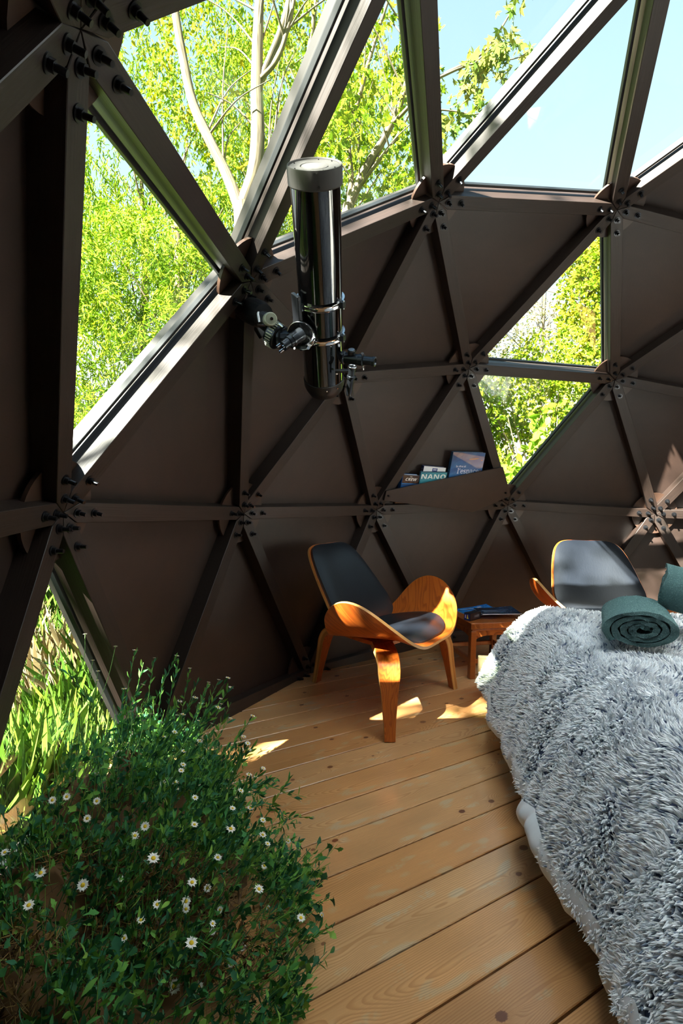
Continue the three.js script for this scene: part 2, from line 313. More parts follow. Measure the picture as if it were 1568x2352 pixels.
const backPlan = [[0, 0.262], [0.1, 0.26], [0.165, 0.24], [0.207, 0.19], [0.238, 0.09], [0.262, -0.04], [0.274, -0.14], [0.256, -0.205], [0.2, -0.238], [0.1, -0.25], [0, -0.252]];
const TILT = 0.6;
function backBend(x, z, lift) { // plan z runs up the back; hollow to the front
  const hollow = -0.55 * x * x, up = z, f = -hollow + lift, curl = 0.16 * (z + 0.02) * (z + 0.02);
  return V3(x, 0.55 + up * Math.cos(TILT) + f * Math.sin(TILT), -0.2 - up * Math.sin(TILT) + f * Math.cos(TILT) + curl * 0.6);
}
function legShape(mirrorless) { // bent laminate: flat under the seat, then down and out; local z outwards
  const path = [V3(0, 0.318, -0.02), V3(0, 0.32, 0.1), V3(0, 0.318, 0.2), V3(0, 0.302, 0.252), V3(0, 0.262, 0.278), V3(0, 0.2, 0.294), V3(0, 0.1, 0.316), V3(0, 0, 0.338)], curve = new THREE.CatmullRomCurve3(path);
  const face = (lo, hi) => {
    const n = 40, ring = [];
    for (let i = 0; i <= n; i++) {
      const t = i / n, p = curve.getPoint(t), d = curve.getTangent(t), nn = V3(0, d.z, -d.y).normalize(), w = lerp(0.05, 0.047, smooth(0, 0.5, t)) * lerp(1, 0.5, smooth(0.5, 1, t)), th = 0.017 * lerp(1, 0.8, smooth(0.5, 1, t));
      ring.push([V3(-w, p.y + nn.y * th, p.z + nn.z * th), V3(w, p.y + nn.y * th, p.z + nn.z * th), V3(w, p.y - nn.y * th, p.z - nn.z * th), V3(-w, p.y - nn.y * th, p.z - nn.z * th)]);
    }
    const pos = [], uv = [];
    const quad = (a, b, c, d, i, j) => { for (const [q, s, t] of [[a, 0, i], [b, 1, i], [c, 1, j], [a, 0, i], [c, 1, j], [d, 0, j]]) { pos.push(q.x, q.y, q.z); uv.push(t / n * 0.9, 0.1 + s * 0.16); } };
    for (let i = 0; i < n; i++) for (const [k, e] of [[0, 0], [1, 1], [2, 0], [3, 1]]) if (e === lo) quad(ring[i][k], ring[i][(k + 1) % 4], ring[i + 1][(k + 1) % 4], ring[i + 1][k], i, i + 1);
    if (lo === 1) { const [a, b, c, d] = ring[n]; quad(a, b, c, d, 0, 1); const [e, f, g, h] = ring[0]; quad(h, g, f, e, 0, 1); }
    const g = new THREE.BufferGeometry(); g.setAttribute('position', new THREE.Float32BufferAttribute(pos, 3)); g.setAttribute('uv', new THREE.Float32BufferAttribute(uv, 2)); return toCreasedNormals(g, 0.6);
  };
  return [face(0), face(1)];
}
function makeChair(label, x, z, turn) {
  const t = thing('shell_chair', label, 'chair', [x, 0, z], turn, 'shell lounge chairs');
  const sc = planCurve(seatPlan), pc = planCurve(padPlan), bc = planCurve(backPlan);
  const seat = part('seat', sheet(sc, seatBend, -0.006, 0.006, 0), M.veneer, t);
  part('seat_edge', ribbon(sc, seatBend, -0.0065, 0.0065), M.edge, seat, 'pale laminated edge of the seat');
  part('seat_cushion', sheet(pc, seatBend, 0.005, 0.016, 0.024), M.leather, t, 'black leather seat pad');
  const back = part('backrest', sheet(bc, backBend, -0.012, 0, 0), M.veneer, t);
  part('backrest_edge', ribbon(bc, backBend, -0.0125, 0.0005), M.edge, back, 'pale laminated edge of the backrest');
  const bpad = planCurve(backPlan.map(([a, b]) => [a * 0.965, b * 0.97]));
  part('back_cushion', sheet(bpad, backBend, -0.002, 0.014, 0.022), M.leather, t, 'black leather back pad');
  const [faceG, edgeG] = legShape();
  // a curved support board carries the backrest and the seat
  const sup = new THREE.ExtrudeGeometry((() => { const s = new THREE.Shape(); s.moveTo(-0.16, 0.12); s.quadraticCurveTo(0, 0.2, 0.16, 0.12); s.quadraticCurveTo(0.13, -0.08, 0.06, -0.2); s.lineTo(-0.06, -0.2); s.quadraticCurveTo(-0.13, -0.1, -0.16, 0.12); return s; })(), { depth: 0.016, bevelEnabled: true, bevelThickness: 0.002, bevelSize: 0.002, bevelSegments: 1 });
  sup.rotateX(Math.PI / 2); sup.scale(1, 1, 1); sup.translate(0, 0.336, -0.02);
  const p = sup.attributes.uv; for (let i = 0; i < p.count; i++) p.setXY(i, p.getX(i) * 0.9, p.getY(i) * 0.9);
  part('support_board', sup, M.veneer, t);
  const arm = limbStrip(); part('back_support', arm, M.legwood, t);
  for (const [lx, lz, a] of [[0.365 - 0.338 * Math.sin(0.94), 0.27 - 0.338 * Math.cos(0.94), 0.94], [-(0.365 - 0.338 * Math.sin(0.94)), 0.27 - 0.338 * Math.cos(0.94), -0.94], [0, -0.38 + 0.338, Math.PI]]) {
    const leg = part('leg', faceG, M.legwood, t); leg.position.set(lx, 0, lz); leg.rotation.y = a;
    const e = part('leg_edge', edgeG, M.edge, leg, 'pale laminated edge of the leg');
  }
  for (const sx of [-1, 1]) part('screw', rod(V3(sx * 0.06, 0.322, 0.12), V3(sx * 0.06, 0.317, 0.12), 0.008), M.screw, t);
  return t;
}
function limbStrip() { // bent strip from under the seat up behind the backrest
  const curve = new THREE.CatmullRomCurve3([V3(0, 0.325, -0.05), V3(0, 0.32, -0.11), V3(0, 0.328, -0.165), V3(0, 0.38, -0.2), V3(0, 0.47, -0.2), V3(0, 0.57, -0.262)]);
  const f = (side) => surface(24, 4, (u, v) => { const p = curve.getPoint(u), d = curve.getTangent(u), n = V3(0, d.z, -d.y).normalize(); return V3((v - 0.5) * 0.12 * (1 - 0.3 * u), p.y + n.y * side, p.z + n.z * side); });
  return merge([f(0.007), f(-0.007)]);
}
makeChair('black leather and plywood lounge chair standing in the open below the book pocket', 0.198, -2.579, 0.99);
makeChair('black leather and plywood lounge chair half hidden behind the fluffy bed', 1.545, -2.95, -0.06);

// ---------- low wooden stool with reading matter on it ----------
const stoolWood = dataTexture(512, 256, (x, y) => { const f = y / 256 * 9 + loopNoise(x, y, 512, 256, 2, 3, 61) * 1.6, ph = f - Math.floor(f), l = smooth(0.3, 0.9, ph), n = loopNoise(x, y, 512, 256, 30, 90, 63) * 8; return [lerp(160, 118, l) + n, lerp(90, 58, l) + n, lerp(38, 20, l)]; });
stoolWood.repeat.set(3, 3);
M.stool = new THREE.MeshPhysicalMaterial({ map: stoolWood, roughness: 0.32, clearcoat: 0.3 });
const ST = { x: 0.875, z: -3.075, h: 0.322, turn: 0.238 };
{
  const t = thing('low_stool', 'low square orange-brown wooden stool with grooved rails beside the right end of the open chair', 'stool', [ST.x, 0, ST.z], ST.turn), w = 0.18;
  const box = (sx, sy, sz, x, y, z, r = 0.004) => { const g = new RoundedBoxGeometry(sx, sy, sz, 2, r); g.translate(x, y, z); return g; };
  const top = part('top', merge([box(2 * w - 0.1, 0.02, 2 * w - 0.1, 0, ST.h - 0.012, 0)]), M.stool, t);
  for (const [x, z, a] of [[0, w - 0.028, 0], [0, -w + 0.028, 0], [w - 0.028, 0, 1], [-w + 0.028, 0, 1]]) part('frame_rail', a ? box(0.056, 0.034, 2 * w, x, ST.h - 0.017, z) : box(2 * w, 0.034, 0.056, x, ST.h - 0.0175, z), M.stool, t);
  for (const [x, z, a] of [[0, w - 0.022, 0], [0, -w + 0.022, 0], [w - 0.022, 0, 1], [-w + 0.022, 0, 1]]) { // moulded band and arched apron, lower stretcher
    part('moulding', a ? box(0.03, 0.012, 2 * w - 0.02, x, ST.h - 0.042, z, 0.005) : box(2 * w - 0.02, 0.012, 0.03, x, ST.h - 0.042, z, 0.005), M.stool, t);
    const s = new THREE.Shape(); s.moveTo(-w + 0.02, 0); s.lineTo(w - 0.02, 0); s.lineTo(w - 0.02, -0.07); s.quadraticCurveTo(w - 0.05, -0.03, 0.06, -0.03); s.lineTo(-0.06, -0.03); s.quadraticCurveTo(-w + 0.05, -0.03, -w + 0.02, -0.07); s.closePath();
    const g = new THREE.ExtrudeGeometry(s, { depth: 0.014, bevelEnabled: false }); g.translate(0, ST.h - 0.047, -0.007); if (a) g.rotateY(Math.PI / 2); g.translate(x, 0, z); part('apron', g, M.stool, t);
    part('stretcher', a ? box(0.022, 0.026, 2 * w - 0.04, x, 0.1, z) : box(2 * w - 0.04, 0.026, 0.022, x, 0.1, z), M.stool, t);
  }
  for (const sx of [-1, 1]) for (const sz of [-1, 1]) part('leg', box(0.034, ST.h - 0.048, 0.034, sx * (w - 0.022), (ST.h - 0.048) / 2, sz * (w - 0.022)), M.stool, t);
}
const galaxy = (seed, dark) => print(512, 384, (x, w, h) => {
  const r = rng(seed); x.fillStyle = dark ? '#0a1420' : '#1f7fd6'; x.fillRect(0, 0, w, h);
  for (let i = 0; i < 260; i++) { const a = r() * w, b = r() * h, s = 10 + r() * 50; x.fillStyle = ['rgba(30,140,220,.14)', 'rgba(120,215,245,.12)', 'rgba(5,20,60,.2)', 'rgba(20,90,160,.2)'][Math.floor(r() * 4)]; x.beginPath(); x.ellipse(a, b, s, s * (0.2 + 0.4 * r()), -0.4, 0, 7); x.fill(); }
  for (let i = 0; i < 420; i++) { x.fillStyle = r() < 0.3 ? '#ffffff' : '#9fe2ff'; x.fillRect(r() * w, r() * h, 1 + r() * 3, 1 + r() * 2); }
  if (dark) { x.fillStyle = 'rgba(220,225,230,.75)'; for (let i = 0; i < 9; i++) x.fillRect(60, 150 + i * 16, 180 + r() * 190, 3); }
  else { x.fillStyle = 'rgba(200,235,255,.9)'; x.fillRect(70, 60, 210, 16); x.fillStyle = 'rgba(240,200,170,.8)'; x.fillRect(330, 40, 60, 40); }
});
function leaflet(name, label, map, w, d, x, y, z, turn, curl, group) { // a thin stapled booklet with slightly lifted pages
  const o = thing(name, label, 'magazine', [x, y, z], turn, group), paper = new THREE.MeshStandardMaterial({ color: '#d9dcdc', roughness: 0.7 }), face = new THREE.MeshPhysicalMaterial({ map, roughness: 0.25, clearcoat: 0.4 });
  const bend = (u, v, k) => V3((u - 0.5) * w, k + curl * (u * u * v), (0.5 - v) * d);
  part('cover', surface(14, 14, (u, v) => bend(u, v, 0.0045)), face, o);
  const rim = [[0, 0], [1, 0], [1, 1], [0, 1]].map((a, i, l) => { const b = l[(i + 1) % 4]; return surface(14, 1, (s, t) => bend(lerp(a[0], b[0], s), lerp(a[1], b[1], s), 0.0044 * t)); });
  part('pages', merge([...rim, surface(14, 14, (u, v) => bend(1 - u, v, 0))]), paper, o, 'white page block');
}
const onStool = (a, b) => { const c = Math.cos(ST.turn), s = Math.sin(ST.turn); return [ST.x + a * c + b * s, ST.z - a * s + b * c]; };
{
  let [x, z] = onStool(0.0, -0.075); leaflet('magazine', 'bright blue star-field booklet lying at the back of the stool', galaxy(3, false), 0.25, 0.18, x, ST.h + 0.0005, z, ST.turn + 0.12, 0.018, 'booklets on the stool');
  [x, z] = onStool(0.06, 0.045); leaflet('magazine', 'dark blue printed booklet with text lines at the front of the stool', galaxy(4, true), 0.24, 0.15, x, ST.h + 0.028, z, ST.turn - 0.12, 0.012, 'booklets on the stool');
  [x, z] = onStool(-0.125, 0.09);
  const o = thing('small_box', 'small black carton with coloured print on the near corner of the stool', 'box', [x, ST.h + 0.0005, z], ST.turn + 0.5), g = new RoundedBoxGeometry(0.11, 0.042, 0.042, 2, 0.0015); g.translate(0, 0.0215, 0);
  part('carton', g, new THREE.MeshStandardMaterial({ color: '#101014', roughness: 0.4 }), o);
  const pr = print(256, 96, (c, w, h) => { c.fillStyle = '#121218'; c.fillRect(0, 0, w, h); c.fillStyle = '#8d8d90'; c.font = 'bold 22px sans-serif'; for (let i = 0; i < 2; i++) c.fillRect(96, 34 + i * 18, 120, 7); c.strokeStyle = '#55555c'; c.lineWidth = 3; c.strokeRect(84, 18, 150, 60); });
  const f1 = new THREE.PlaneGeometry(0.1, 0.036); f1.translate(0, 0.0215, 0.02115); part('label_front', f1, new THREE.MeshStandardMaterial({ map: pr, roughness: 0.4 }), o);
  const pe = print(96, 96, (c) => { c.fillStyle = '#1b2a6a'; c.fillRect(0, 0, 96, 96); c.fillStyle = '#e8e04a'; c.fillRect(50, 14, 12, 62); c.fillRect(40, 60, 34, 12); c.fillStyle = '#b9c6ff'; c.fillRect(10, 20, 14, 50); c.fillStyle = '#5a2a86'; c.fillRect(26, 30, 10, 40); });
  const f2 = new THREE.PlaneGeometry(0.036, 0.036); f2.rotateY(-Math.PI / 2); f2.translate(-0.05515, 0.0215, 0); part('label_end', f2, new THREE.MeshStandardMaterial({ map: pe, roughness: 0.4 }), o);
}

// ---------- book pocket between two struts of the back wall ----------
const SH = { n: V3(0.39976538, -0.29839304, 0.86668866), x: V3(0, 0, 0), y: V3(0, 0, 0), o: V3(0.275, 1.059, -3.246) };
SH.x.set(0.9, 0, -0.415).addScaledVector(SH.n, -SH.n.dot(V3(0.9, 0, -0.415))).normalize(); SH.y.copy(SH.n).cross(SH.x);
{
  const t = thing('book_pocket', 'dark brown angular plywood book pocket fixed across a triangle of the back wall', 'shelf'), pts = [[0.275, 1.059, -3.246], [1.103, 1.242, -3.565], [1.201, 1.047, -3.677], [0.907, 0.926, -3.583], [0.264, 1.001, -3.261]];
  const flat = pts.map((p) => { const d = V3(...p).sub(SH.o); return new THREE.Vector2(d.dot(SH.x), d.dot(SH.y)); });
  const g = new THREE.ExtrudeGeometry(new THREE.Shape(flat), { depth: 0.012, bevelEnabled: true, bevelThickness: 0.001, bevelSize: 0.001, bevelSegments: 1 });
  place(part('front_board', g, M.panel, t), SH.x, SH.y, SH.n, SH.o);
  const b = new RoundedBoxGeometry(0.72, 0.012, 0.085, 1, 0.002); // the board that the books stand on
  place(part('bottom_board', b, M.panel, t), SH.x, SH.y, SH.n, SH.o.clone().addScaledVector(SH.x, 0.46).addScaledVector(SH.y, -0.062).addScaledVector(SH.n, -0.046));
  const pb = new RoundedBoxGeometry(0.15, 0.008, 0.03, 1, 0.002);
  place(part('batten', pb, new THREE.MeshStandardMaterial({ color: '#8d6a45', roughness: 0.6 }), t, 'pale wooden batten'), SH.x, SH.y, SH.n, SH.o.clone().addScaledVector(SH.x, 0.17).addScaledVector(SH.y, -0.085).addScaledVector(SH.n, -0.03));
}
function book(name, label, category, w, h, d, x, y, back, lean, front, spine, cover) { // x, y on the pocket's face; standing, leaning back
  const o = thing(name, label, category, [0, 0, 0], 0);
  const q = new THREE.Matrix4().makeRotationX(-0.04), z = V3(0, 0, 1), up = SH.y.clone(), xx = SH.x.clone();
  xx.applyAxisAngle(SH.n, lean); up.applyAxisAngle(SH.n, lean);
  place(o, xx, up, SH.n, SH.o.clone().addScaledVector(SH.x, x).addScaledVector(SH.y, y).addScaledVector(SH.n, back));
  const c = new THREE.MeshStandardMaterial({ color: cover, roughness: 0.35 });
  const pages = new RoundedBoxGeometry(w - 0.005, h - 0.006, d - 0.005, 1, 0.0005); pages.translate(w / 2 - 0.0005, h / 2, 0); part('pages', pages, new THREE.MeshStandardMaterial({ color: '#d8d4c8', roughness: 0.8 }), o, 'white page block');
  const cov = [[w / 2, h / 2, d / 2, w, h, 0.0025], [w / 2, h / 2, -d / 2, w, h, 0.0025], [0, h / 2, 0, 0.0025, h, d]].map(([a, b, e, p, q2, r]) => { const g = new THREE.BoxGeometry(p, q2, r); g.translate(a, b, e); return g; });
  part('cover', merge(cov), c, o);
  const f = new THREE.PlaneGeometry(w - 0.001, h - 0.001); f.translate(w / 2, h / 2, d / 2 + 0.0015); part('cover_print', f, new THREE.MeshPhysicalMaterial({ map: front, roughness: 0.28, clearcoat: 0.4 }), o);
  if (spine) { const s = new THREE.PlaneGeometry(d, h - 0.001); s.rotateY(-Math.PI / 2); s.translate(-0.0015, h / 2, 0); part('spine_print', s, new THREE.MeshStandardMaterial({ map: spine, roughness: 0.35 }), o); }
  return o;
}
{
  const crew = print(384, 512, (c, w, h) => {
    const r = rng(8); c.fillStyle = '#3a241a'; c.fillRect(0, 0, w, h); for (let i = 0; i < 60; i++) { c.fillStyle = `rgba(${120 + r() * 60},${70 + r() * 30},40,.15)`; c.beginPath(); c.arc(r() * w, r() * h, 10 + r() * 40, 0, 7); c.fill(); }
    c.fillStyle = '#f2efe8'; c.textAlign = 'center'; c.font = 'bold 30px sans-serif'; c.fillText('THE', w / 2, 50); c.font = 'italic bold 96px sans-serif'; c.fillText('CREW', w / 2, 136); c.fillStyle = '#2a73b8'; c.fillRect(0, 200, w, 26); c.fillStyle = '#1a4f8c'; c.fillRect(0, 240, w, h);
  });
  book('game_box', 'small brown card-game box with blue lid, leftmost in the book pocket', 'game', 0.125, 0.14, 0.035, 0.118, -0.037, -0.036, -0.01, crew, null, '#1f66b0');
  const nano = print(512, 640, (c, w, h) => {
    const gr = c.createLinearGradient(0, 0, w, h); gr.addColorStop(0, '#2f7f93'); gr.addColorStop(0.6, '#4aa6b4'); gr.addColorStop(1, '#1f6f8f'); c.fillStyle = gr; c.fillRect(0, 0, w, h);
    c.fillStyle = 'rgba(20,70,90,.5)'; for (let i = 0; i < 12; i++) c.fillRect(0, i * 60, w, 8); c.fillStyle = '#eef4ee'; c.textAlign = 'center'; c.font = 'bold 168px sans-serif'; c.fillText('NANO', w / 2, 178);
  });
  book('book', 'teal book lettered NANO standing in front in the book pocket', 'book', 0.205, 0.165, 0.014, 0.25, -0.037, -0.022, 0.02, nano, null, '#1d4f66');
  const white = print(512, 512, (c, w, h) => { c.fillStyle = '#e6e8ec'; c.fillRect(0, 0, w, h); c.fillStyle = '#3a4a86'; c.fillRect(200, 22, 120, 56); c.fillStyle = '#dfe3ea'; c.fillRect(222, 36, 76, 6); c.fillRect(222, 52, 76, 6); c.fillStyle = '#1e5c6c'; c.fillRect(0, 118, w, h); c.fillStyle = '#dfe8ea'; c.font = 'bold 40px sans-serif'; c.textAlign = 'center'; c.fillText('LASER', w / 2, 152); });
  book('book', 'white-topped book with a dark blue label behind the teal book', 'book', 0.175, 0.2, 0.026, 0.268, -0.037, -0.047, -0.03, white, print(64, 512, (c) => { c.fillStyle = '#15224f'; c.fillRect(0, 0, 64, 512); c.fillStyle = '#c9d2e6'; for (let i = 0; i < 8; i++) c.fillRect(24, 40 + i * 40, 14, 24); }), '#1b2a5a');
  const space = print(768, 896, (c, w, h) => {
    const r = rng(15), gr = c.createLinearGradient(0, 0, w * 0.4, h); gr.addColorStop(0, '#1d3f63'); gr.addColorStop(0.35, '#1f5f9c'); gr.addColorStop(0.7, '#5a86c4'); gr.addColorStop(1, '#7a6aa8'); c.fillStyle = gr; c.fillRect(0, 0, w, h);
    for (let i = 0; i < 90; i++) { c.fillStyle = ['rgba(20,50,90,.10)', 'rgba(150,190,230,.07)', 'rgba(200,120,90,.06)'][Math.floor(r() * 3)]; c.beginPath(); c.ellipse(r() * w, r() * h, 40 + r() * 130, 20 + r() * 50, -0.4, 0, 7); c.fill(); }
    c.fillStyle = 'rgba(230,140,80,.55)'; c.beginPath(); c.ellipse(w * 0.68, h * 0.14, 120, 14, -0.1, 0, 7); c.fill(); c.beginPath(); c.ellipse(w * 0.9, h * 0.45, 80, 18, -0.9, 0, 7); c.fill(); c.beginPath(); c.ellipse(w * 0.93, h * 0.17, 26, 10, 0.3, 0, 7); c.fill();
    for (let i = 0; i < 160; i++) { c.fillStyle = 'rgba(255,255,255,.7)'; c.fillRect(r() * w, r() * h, 2, 2); }
    c.fillStyle = '#f3f6fb'; c.font = '54px serif'; c.fillText('le rêve et', w * 0.16, h * 0.33); c.font = '140px serif'; c.fillText("l'espace", w * 0.22, h * 0.47); c.fillStyle = '#2a1f2c'; c.beginPath(); c.ellipse(w * 0.42, h * 0.56, 36, 22, 0, 0, 7); c.fill();
  });
  book('book', 'large blue space book with white serif title standing at the right of the book pocket', 'book', 0.265, 0.31, 0.022, 0.478, -0.04, -0.03, 0.03, space, print(64, 512, (c) => { c.fillStyle = '#173a56'; c.fillRect(0, 0, 64, 512); c.fillStyle = '#7fc4d8'; for (let i = 0; i < 10; i++) c.fillRect(26, 200 + i * 28, 10, 18); }), '#1b4a70');
}

// ---------- telescope on an arm from the hub ----------
Object.assign(M, {
  gloss: new THREE.MeshPhysicalMaterial({ color: '#050506', roughness: 0.09, clearcoat: 1, clearcoatRoughness: 0.02 }),
  cap: new THREE.MeshStandardMaterial({ color: '#3b3835', roughness: 0.8 }),
  capDark: new THREE.MeshStandardMaterial({ color: '#131314', roughness: 0.45 }),
  capFace: new THREE.MeshStandardMaterial({ color: '#3c3a37', roughness: 0.5 }),
  chrome: new THREE.MeshStandardMaterial({ color: '#c9c9cb', metalness: 1, roughness: 0.14 }),
  gun: new THREE.MeshStandardMaterial({ color: '#3c4046', metalness: 0.85, roughness: 0.28 }),
  satin: new THREE.MeshStandardMaterial({ color: '#222327', metalness: 0.3, roughness: 0.35 }),
  pale: new THREE.MeshStandardMaterial({ color: '#b9bda9', metalness: 0.25, roughness: 0.45 }),
});
{
  const K = 0.815, top = at(722, 376, 1.6), bot = at(744, 880, 2.13), L = top.distanceTo(bot) / K, R = 0.097, ax = top.clone().sub(bot).normalize();
  const t = thing('telescope', 'glossy black reflector telescope with capped tube on a wall-mounted arm', 'telescope', bot.toArray());
  // local axes: y along the tube to the open end, z towards the room's camera side, x to the right
  const toCam = camera.position.clone().sub(bot); toCam.addScaledVector(ax, -toCam.dot(ax)).normalize(); const right = ax.clone().cross(toCam);
  t.quaternion.setFromRotationMatrix(basis(right, ax, toCam, V3(0, 0, 0)));
  t.scale.setScalar(K); t.updateMatrixWorld(true); const inv = t.matrixWorld.clone().invert(), loc = (px, py, d) => at(px, py, d).applyMatrix4(inv);
  part('tube', turned([[R, 0.02], [R, L - 0.04]], 72), M.gloss, t);
  const cap = part('end_cap', toCreasedNormals(turned([[R + 0.001, L - 0.068], [R + 0.0055, L - 0.066], [R + 0.008, L - 0.062], [R + 0.008, L - 0.006], [R + 0.006, L], [R + 0.001, L], [R - 0.002, L - 0.004]], 72), 0.5), M.cap, t);
  part('cap_face', toCreasedNormals(turned([[R - 0.001, L - 0.005], [0.055, L - 0.006], [0.053, L - 0.011], [0.05, L - 0.006], [0.046, L - 0.005], [0.0005, L - 0.005]], 64), 0.4), M.capFace, cap, 'grey cover disc');
  for (const a of [0.5, 1.2, 2.6, 3.6, 4.9, 5.6]) part('cap_screw', rod(V3(Math.cos(a) * 0.085, L - 0.006, Math.sin(a) * 0.085), V3(Math.cos(a) * 0.085, L - 0.002, Math.sin(a) * 0.085), 0.0025), M.capDark, cap);
  part('cap_screw', rod(V3(0.012, L - 0.05, R + 0.004), V3(0.012, L - 0.05, R + 0.011), 0.005), M.capDark, cap);
  part('mirror_cell', toCreasedNormals(turned([[R * 0.3, -0.05], [R * 0.82, -0.045], [R * 0.96, -0.02], [R + 0.003, 0.0], [R + 0.004, 0.034], [R + 0.001, 0.036]], 64), 0.5), M.capDark, t);
  for (const a of [1.45, 0.9]) part('cell_screw', rod(V3(Math.cos(a) * R * 0.98, 0.018, Math.sin(a) * R * 0.98), V3(Math.cos(a) * (R + 0.009), 0.018, Math.sin(a) * (R + 0.009)), 0.0035), M.chrome, t);
  // two hinged tube rings
  for (const y of [L * 0.29, L * 0.455]) {
    const ring = part('tube_ring', toCreasedNormals(turned([[R + 0.001, y - 0.013], [R + 0.011, y - 0.013], [R + 0.013, y - 0.009], [R + 0.011, y - 0.004], [R + 0.011, y + 0.004], [R + 0.013, y + 0.009], [R + 0.011, y + 0.013], [R + 0.001, y + 0.013]], 72), 0.5), M.chrome, t);
    for (const [a, s] of [[0.55, 0.02], [2.45, 0.018]]) { const g = new RoundedBoxGeometry(s, 0.03, 0.026, 2, 0.003); g.rotateY(-a); g.translate(Math.cos(a) * (R + 0.014), y, Math.sin(a) * (R + 0.014)); part('hinge', g, M.gun, ring); part('hinge_bolt', rod(V3(Math.cos(a) * (R + 0.02), y - 0.02, Math.sin(a) * (R + 0.02)), V3(Math.cos(a) * (R + 0.02), y + 0.02, Math.sin(a) * (R + 0.02)), 0.004), M.chrome, ring); }
  }
  // saddle plate on the left, joining both rings
  const a0 = 2.62, pl = new RoundedBoxGeometry(0.018, L * 0.27, 0.06, 2, 0.004); pl.rotateY(-a0); pl.translate(Math.cos(a0) * (R + 0.024), L * 0.375, Math.sin(a0) * (R + 0.024)); part('saddle_plate', pl, M.satin, t);
  // focuser: finder tube and eyepiece near the lower end, right-hand side
  const f0 = V3(R - 0.004, 0.15, 0.02), f1 = loc(862, 831, 1.99), fd = f1.clone().sub(f0), fy = aim(f0, f1);
  const fl = fd.length(), foc = toCreasedNormals(turned([[0.0005, 0], [0.031, 0], [0.031, 0.012], [0.026, 0.016], [0.025, fl * 0.5], [0.028, fl * 0.51], [0.028, fl * 0.64], [0.0205, fl * 0.66], [0.02, fl * 0.9], [0.023, fl * 0.91], [0.023, fl * 0.99], [0.017, fl], [0.014, fl * 0.96], [0.0005, fl * 0.96]], 40), 0.5); foc.applyMatrix4(fy);
  const fo = part('focuser', foc, M.gun, t, 'short grey metal focuser tube');
  const kn = f0.clone().addScaledVector(fd, 0.28); part('focus_knob', toCreasedNormals(turned([[0.0005, 0.046], [0.016, 0.046], [0.019, 0.043], [0.019, 0.026], [0.008, 0.025], [0.008, 0.01]], 32), 0.5).translate(kn.x, kn.y, kn.z), M.capDark, fo);
  part('knob_face', new THREE.CylinderGeometry(0.0145, 0.0145, 0.003, 28).translate(kn.x, kn.y + 0.047, kn.z), M.chrome, fo);
  for (const [q, dy] of [[0.6, 1], [0.62, -1]]) { const p = f0.clone().addScaledVector(fd, q); part('thumb_screw', merge([rod(p.clone().add(V3(0, dy * 0.024, 0.006)), p.clone().add(V3(0, dy * 0.036, 0.012)), 0.003), rod(p.clone().add(V3(0, dy * 0.036, 0.012)), p.clone().add(V3(0, dy * 0.043, 0.015)), 0.007)]), M.chrome, fo); }
  // eyepiece/laser pointer hanging beside the tube, on a dovetail shoe
  const p0 = loc(809, 842, 1.93), p1 = loc(801, 908, 2.0), pl2 = p0.distanceTo(p1);
  const po = part('pointer_tube', toCreasedNormals(turned([[0.0005, 0.01], [0.013, 0.01], [0.0155, 0], [0.0155, pl2 * 0.3], [0.02, pl2 * 0.31], [0.02, pl2 * 0.38], [0.0155, pl2 * 0.39], [0.0155, pl2 * 0.9], [0.012, pl2], [0.0005, pl2]], 32), 0.5).applyMatrix4(aim(p0, p1)), M.gun, t, 'slim dark metal pointer tube');
  part('pointer_ring', new THREE.TorusGeometry(0.0175, 0.0035, 10, 32).rotateX(Math.PI / 2).applyMatrix4(aim(p0, p1)), M.chrome, po);
  const sh = new RoundedBoxGeometry(0.07, 0.012, 0.02, 2, 0.003), sp = loc(786, 852, 1.98); sh.translate(sp.x, sp.y, sp.z); part('finder_shoe', sh, M.capDark, t);
  part('shoe_screw', rod(loc(774, 865, 1.99).setZ(R - 0.002), loc(774, 865, 1.99).setZ(R + 0.01), 0.005), M.chrome, t);
}
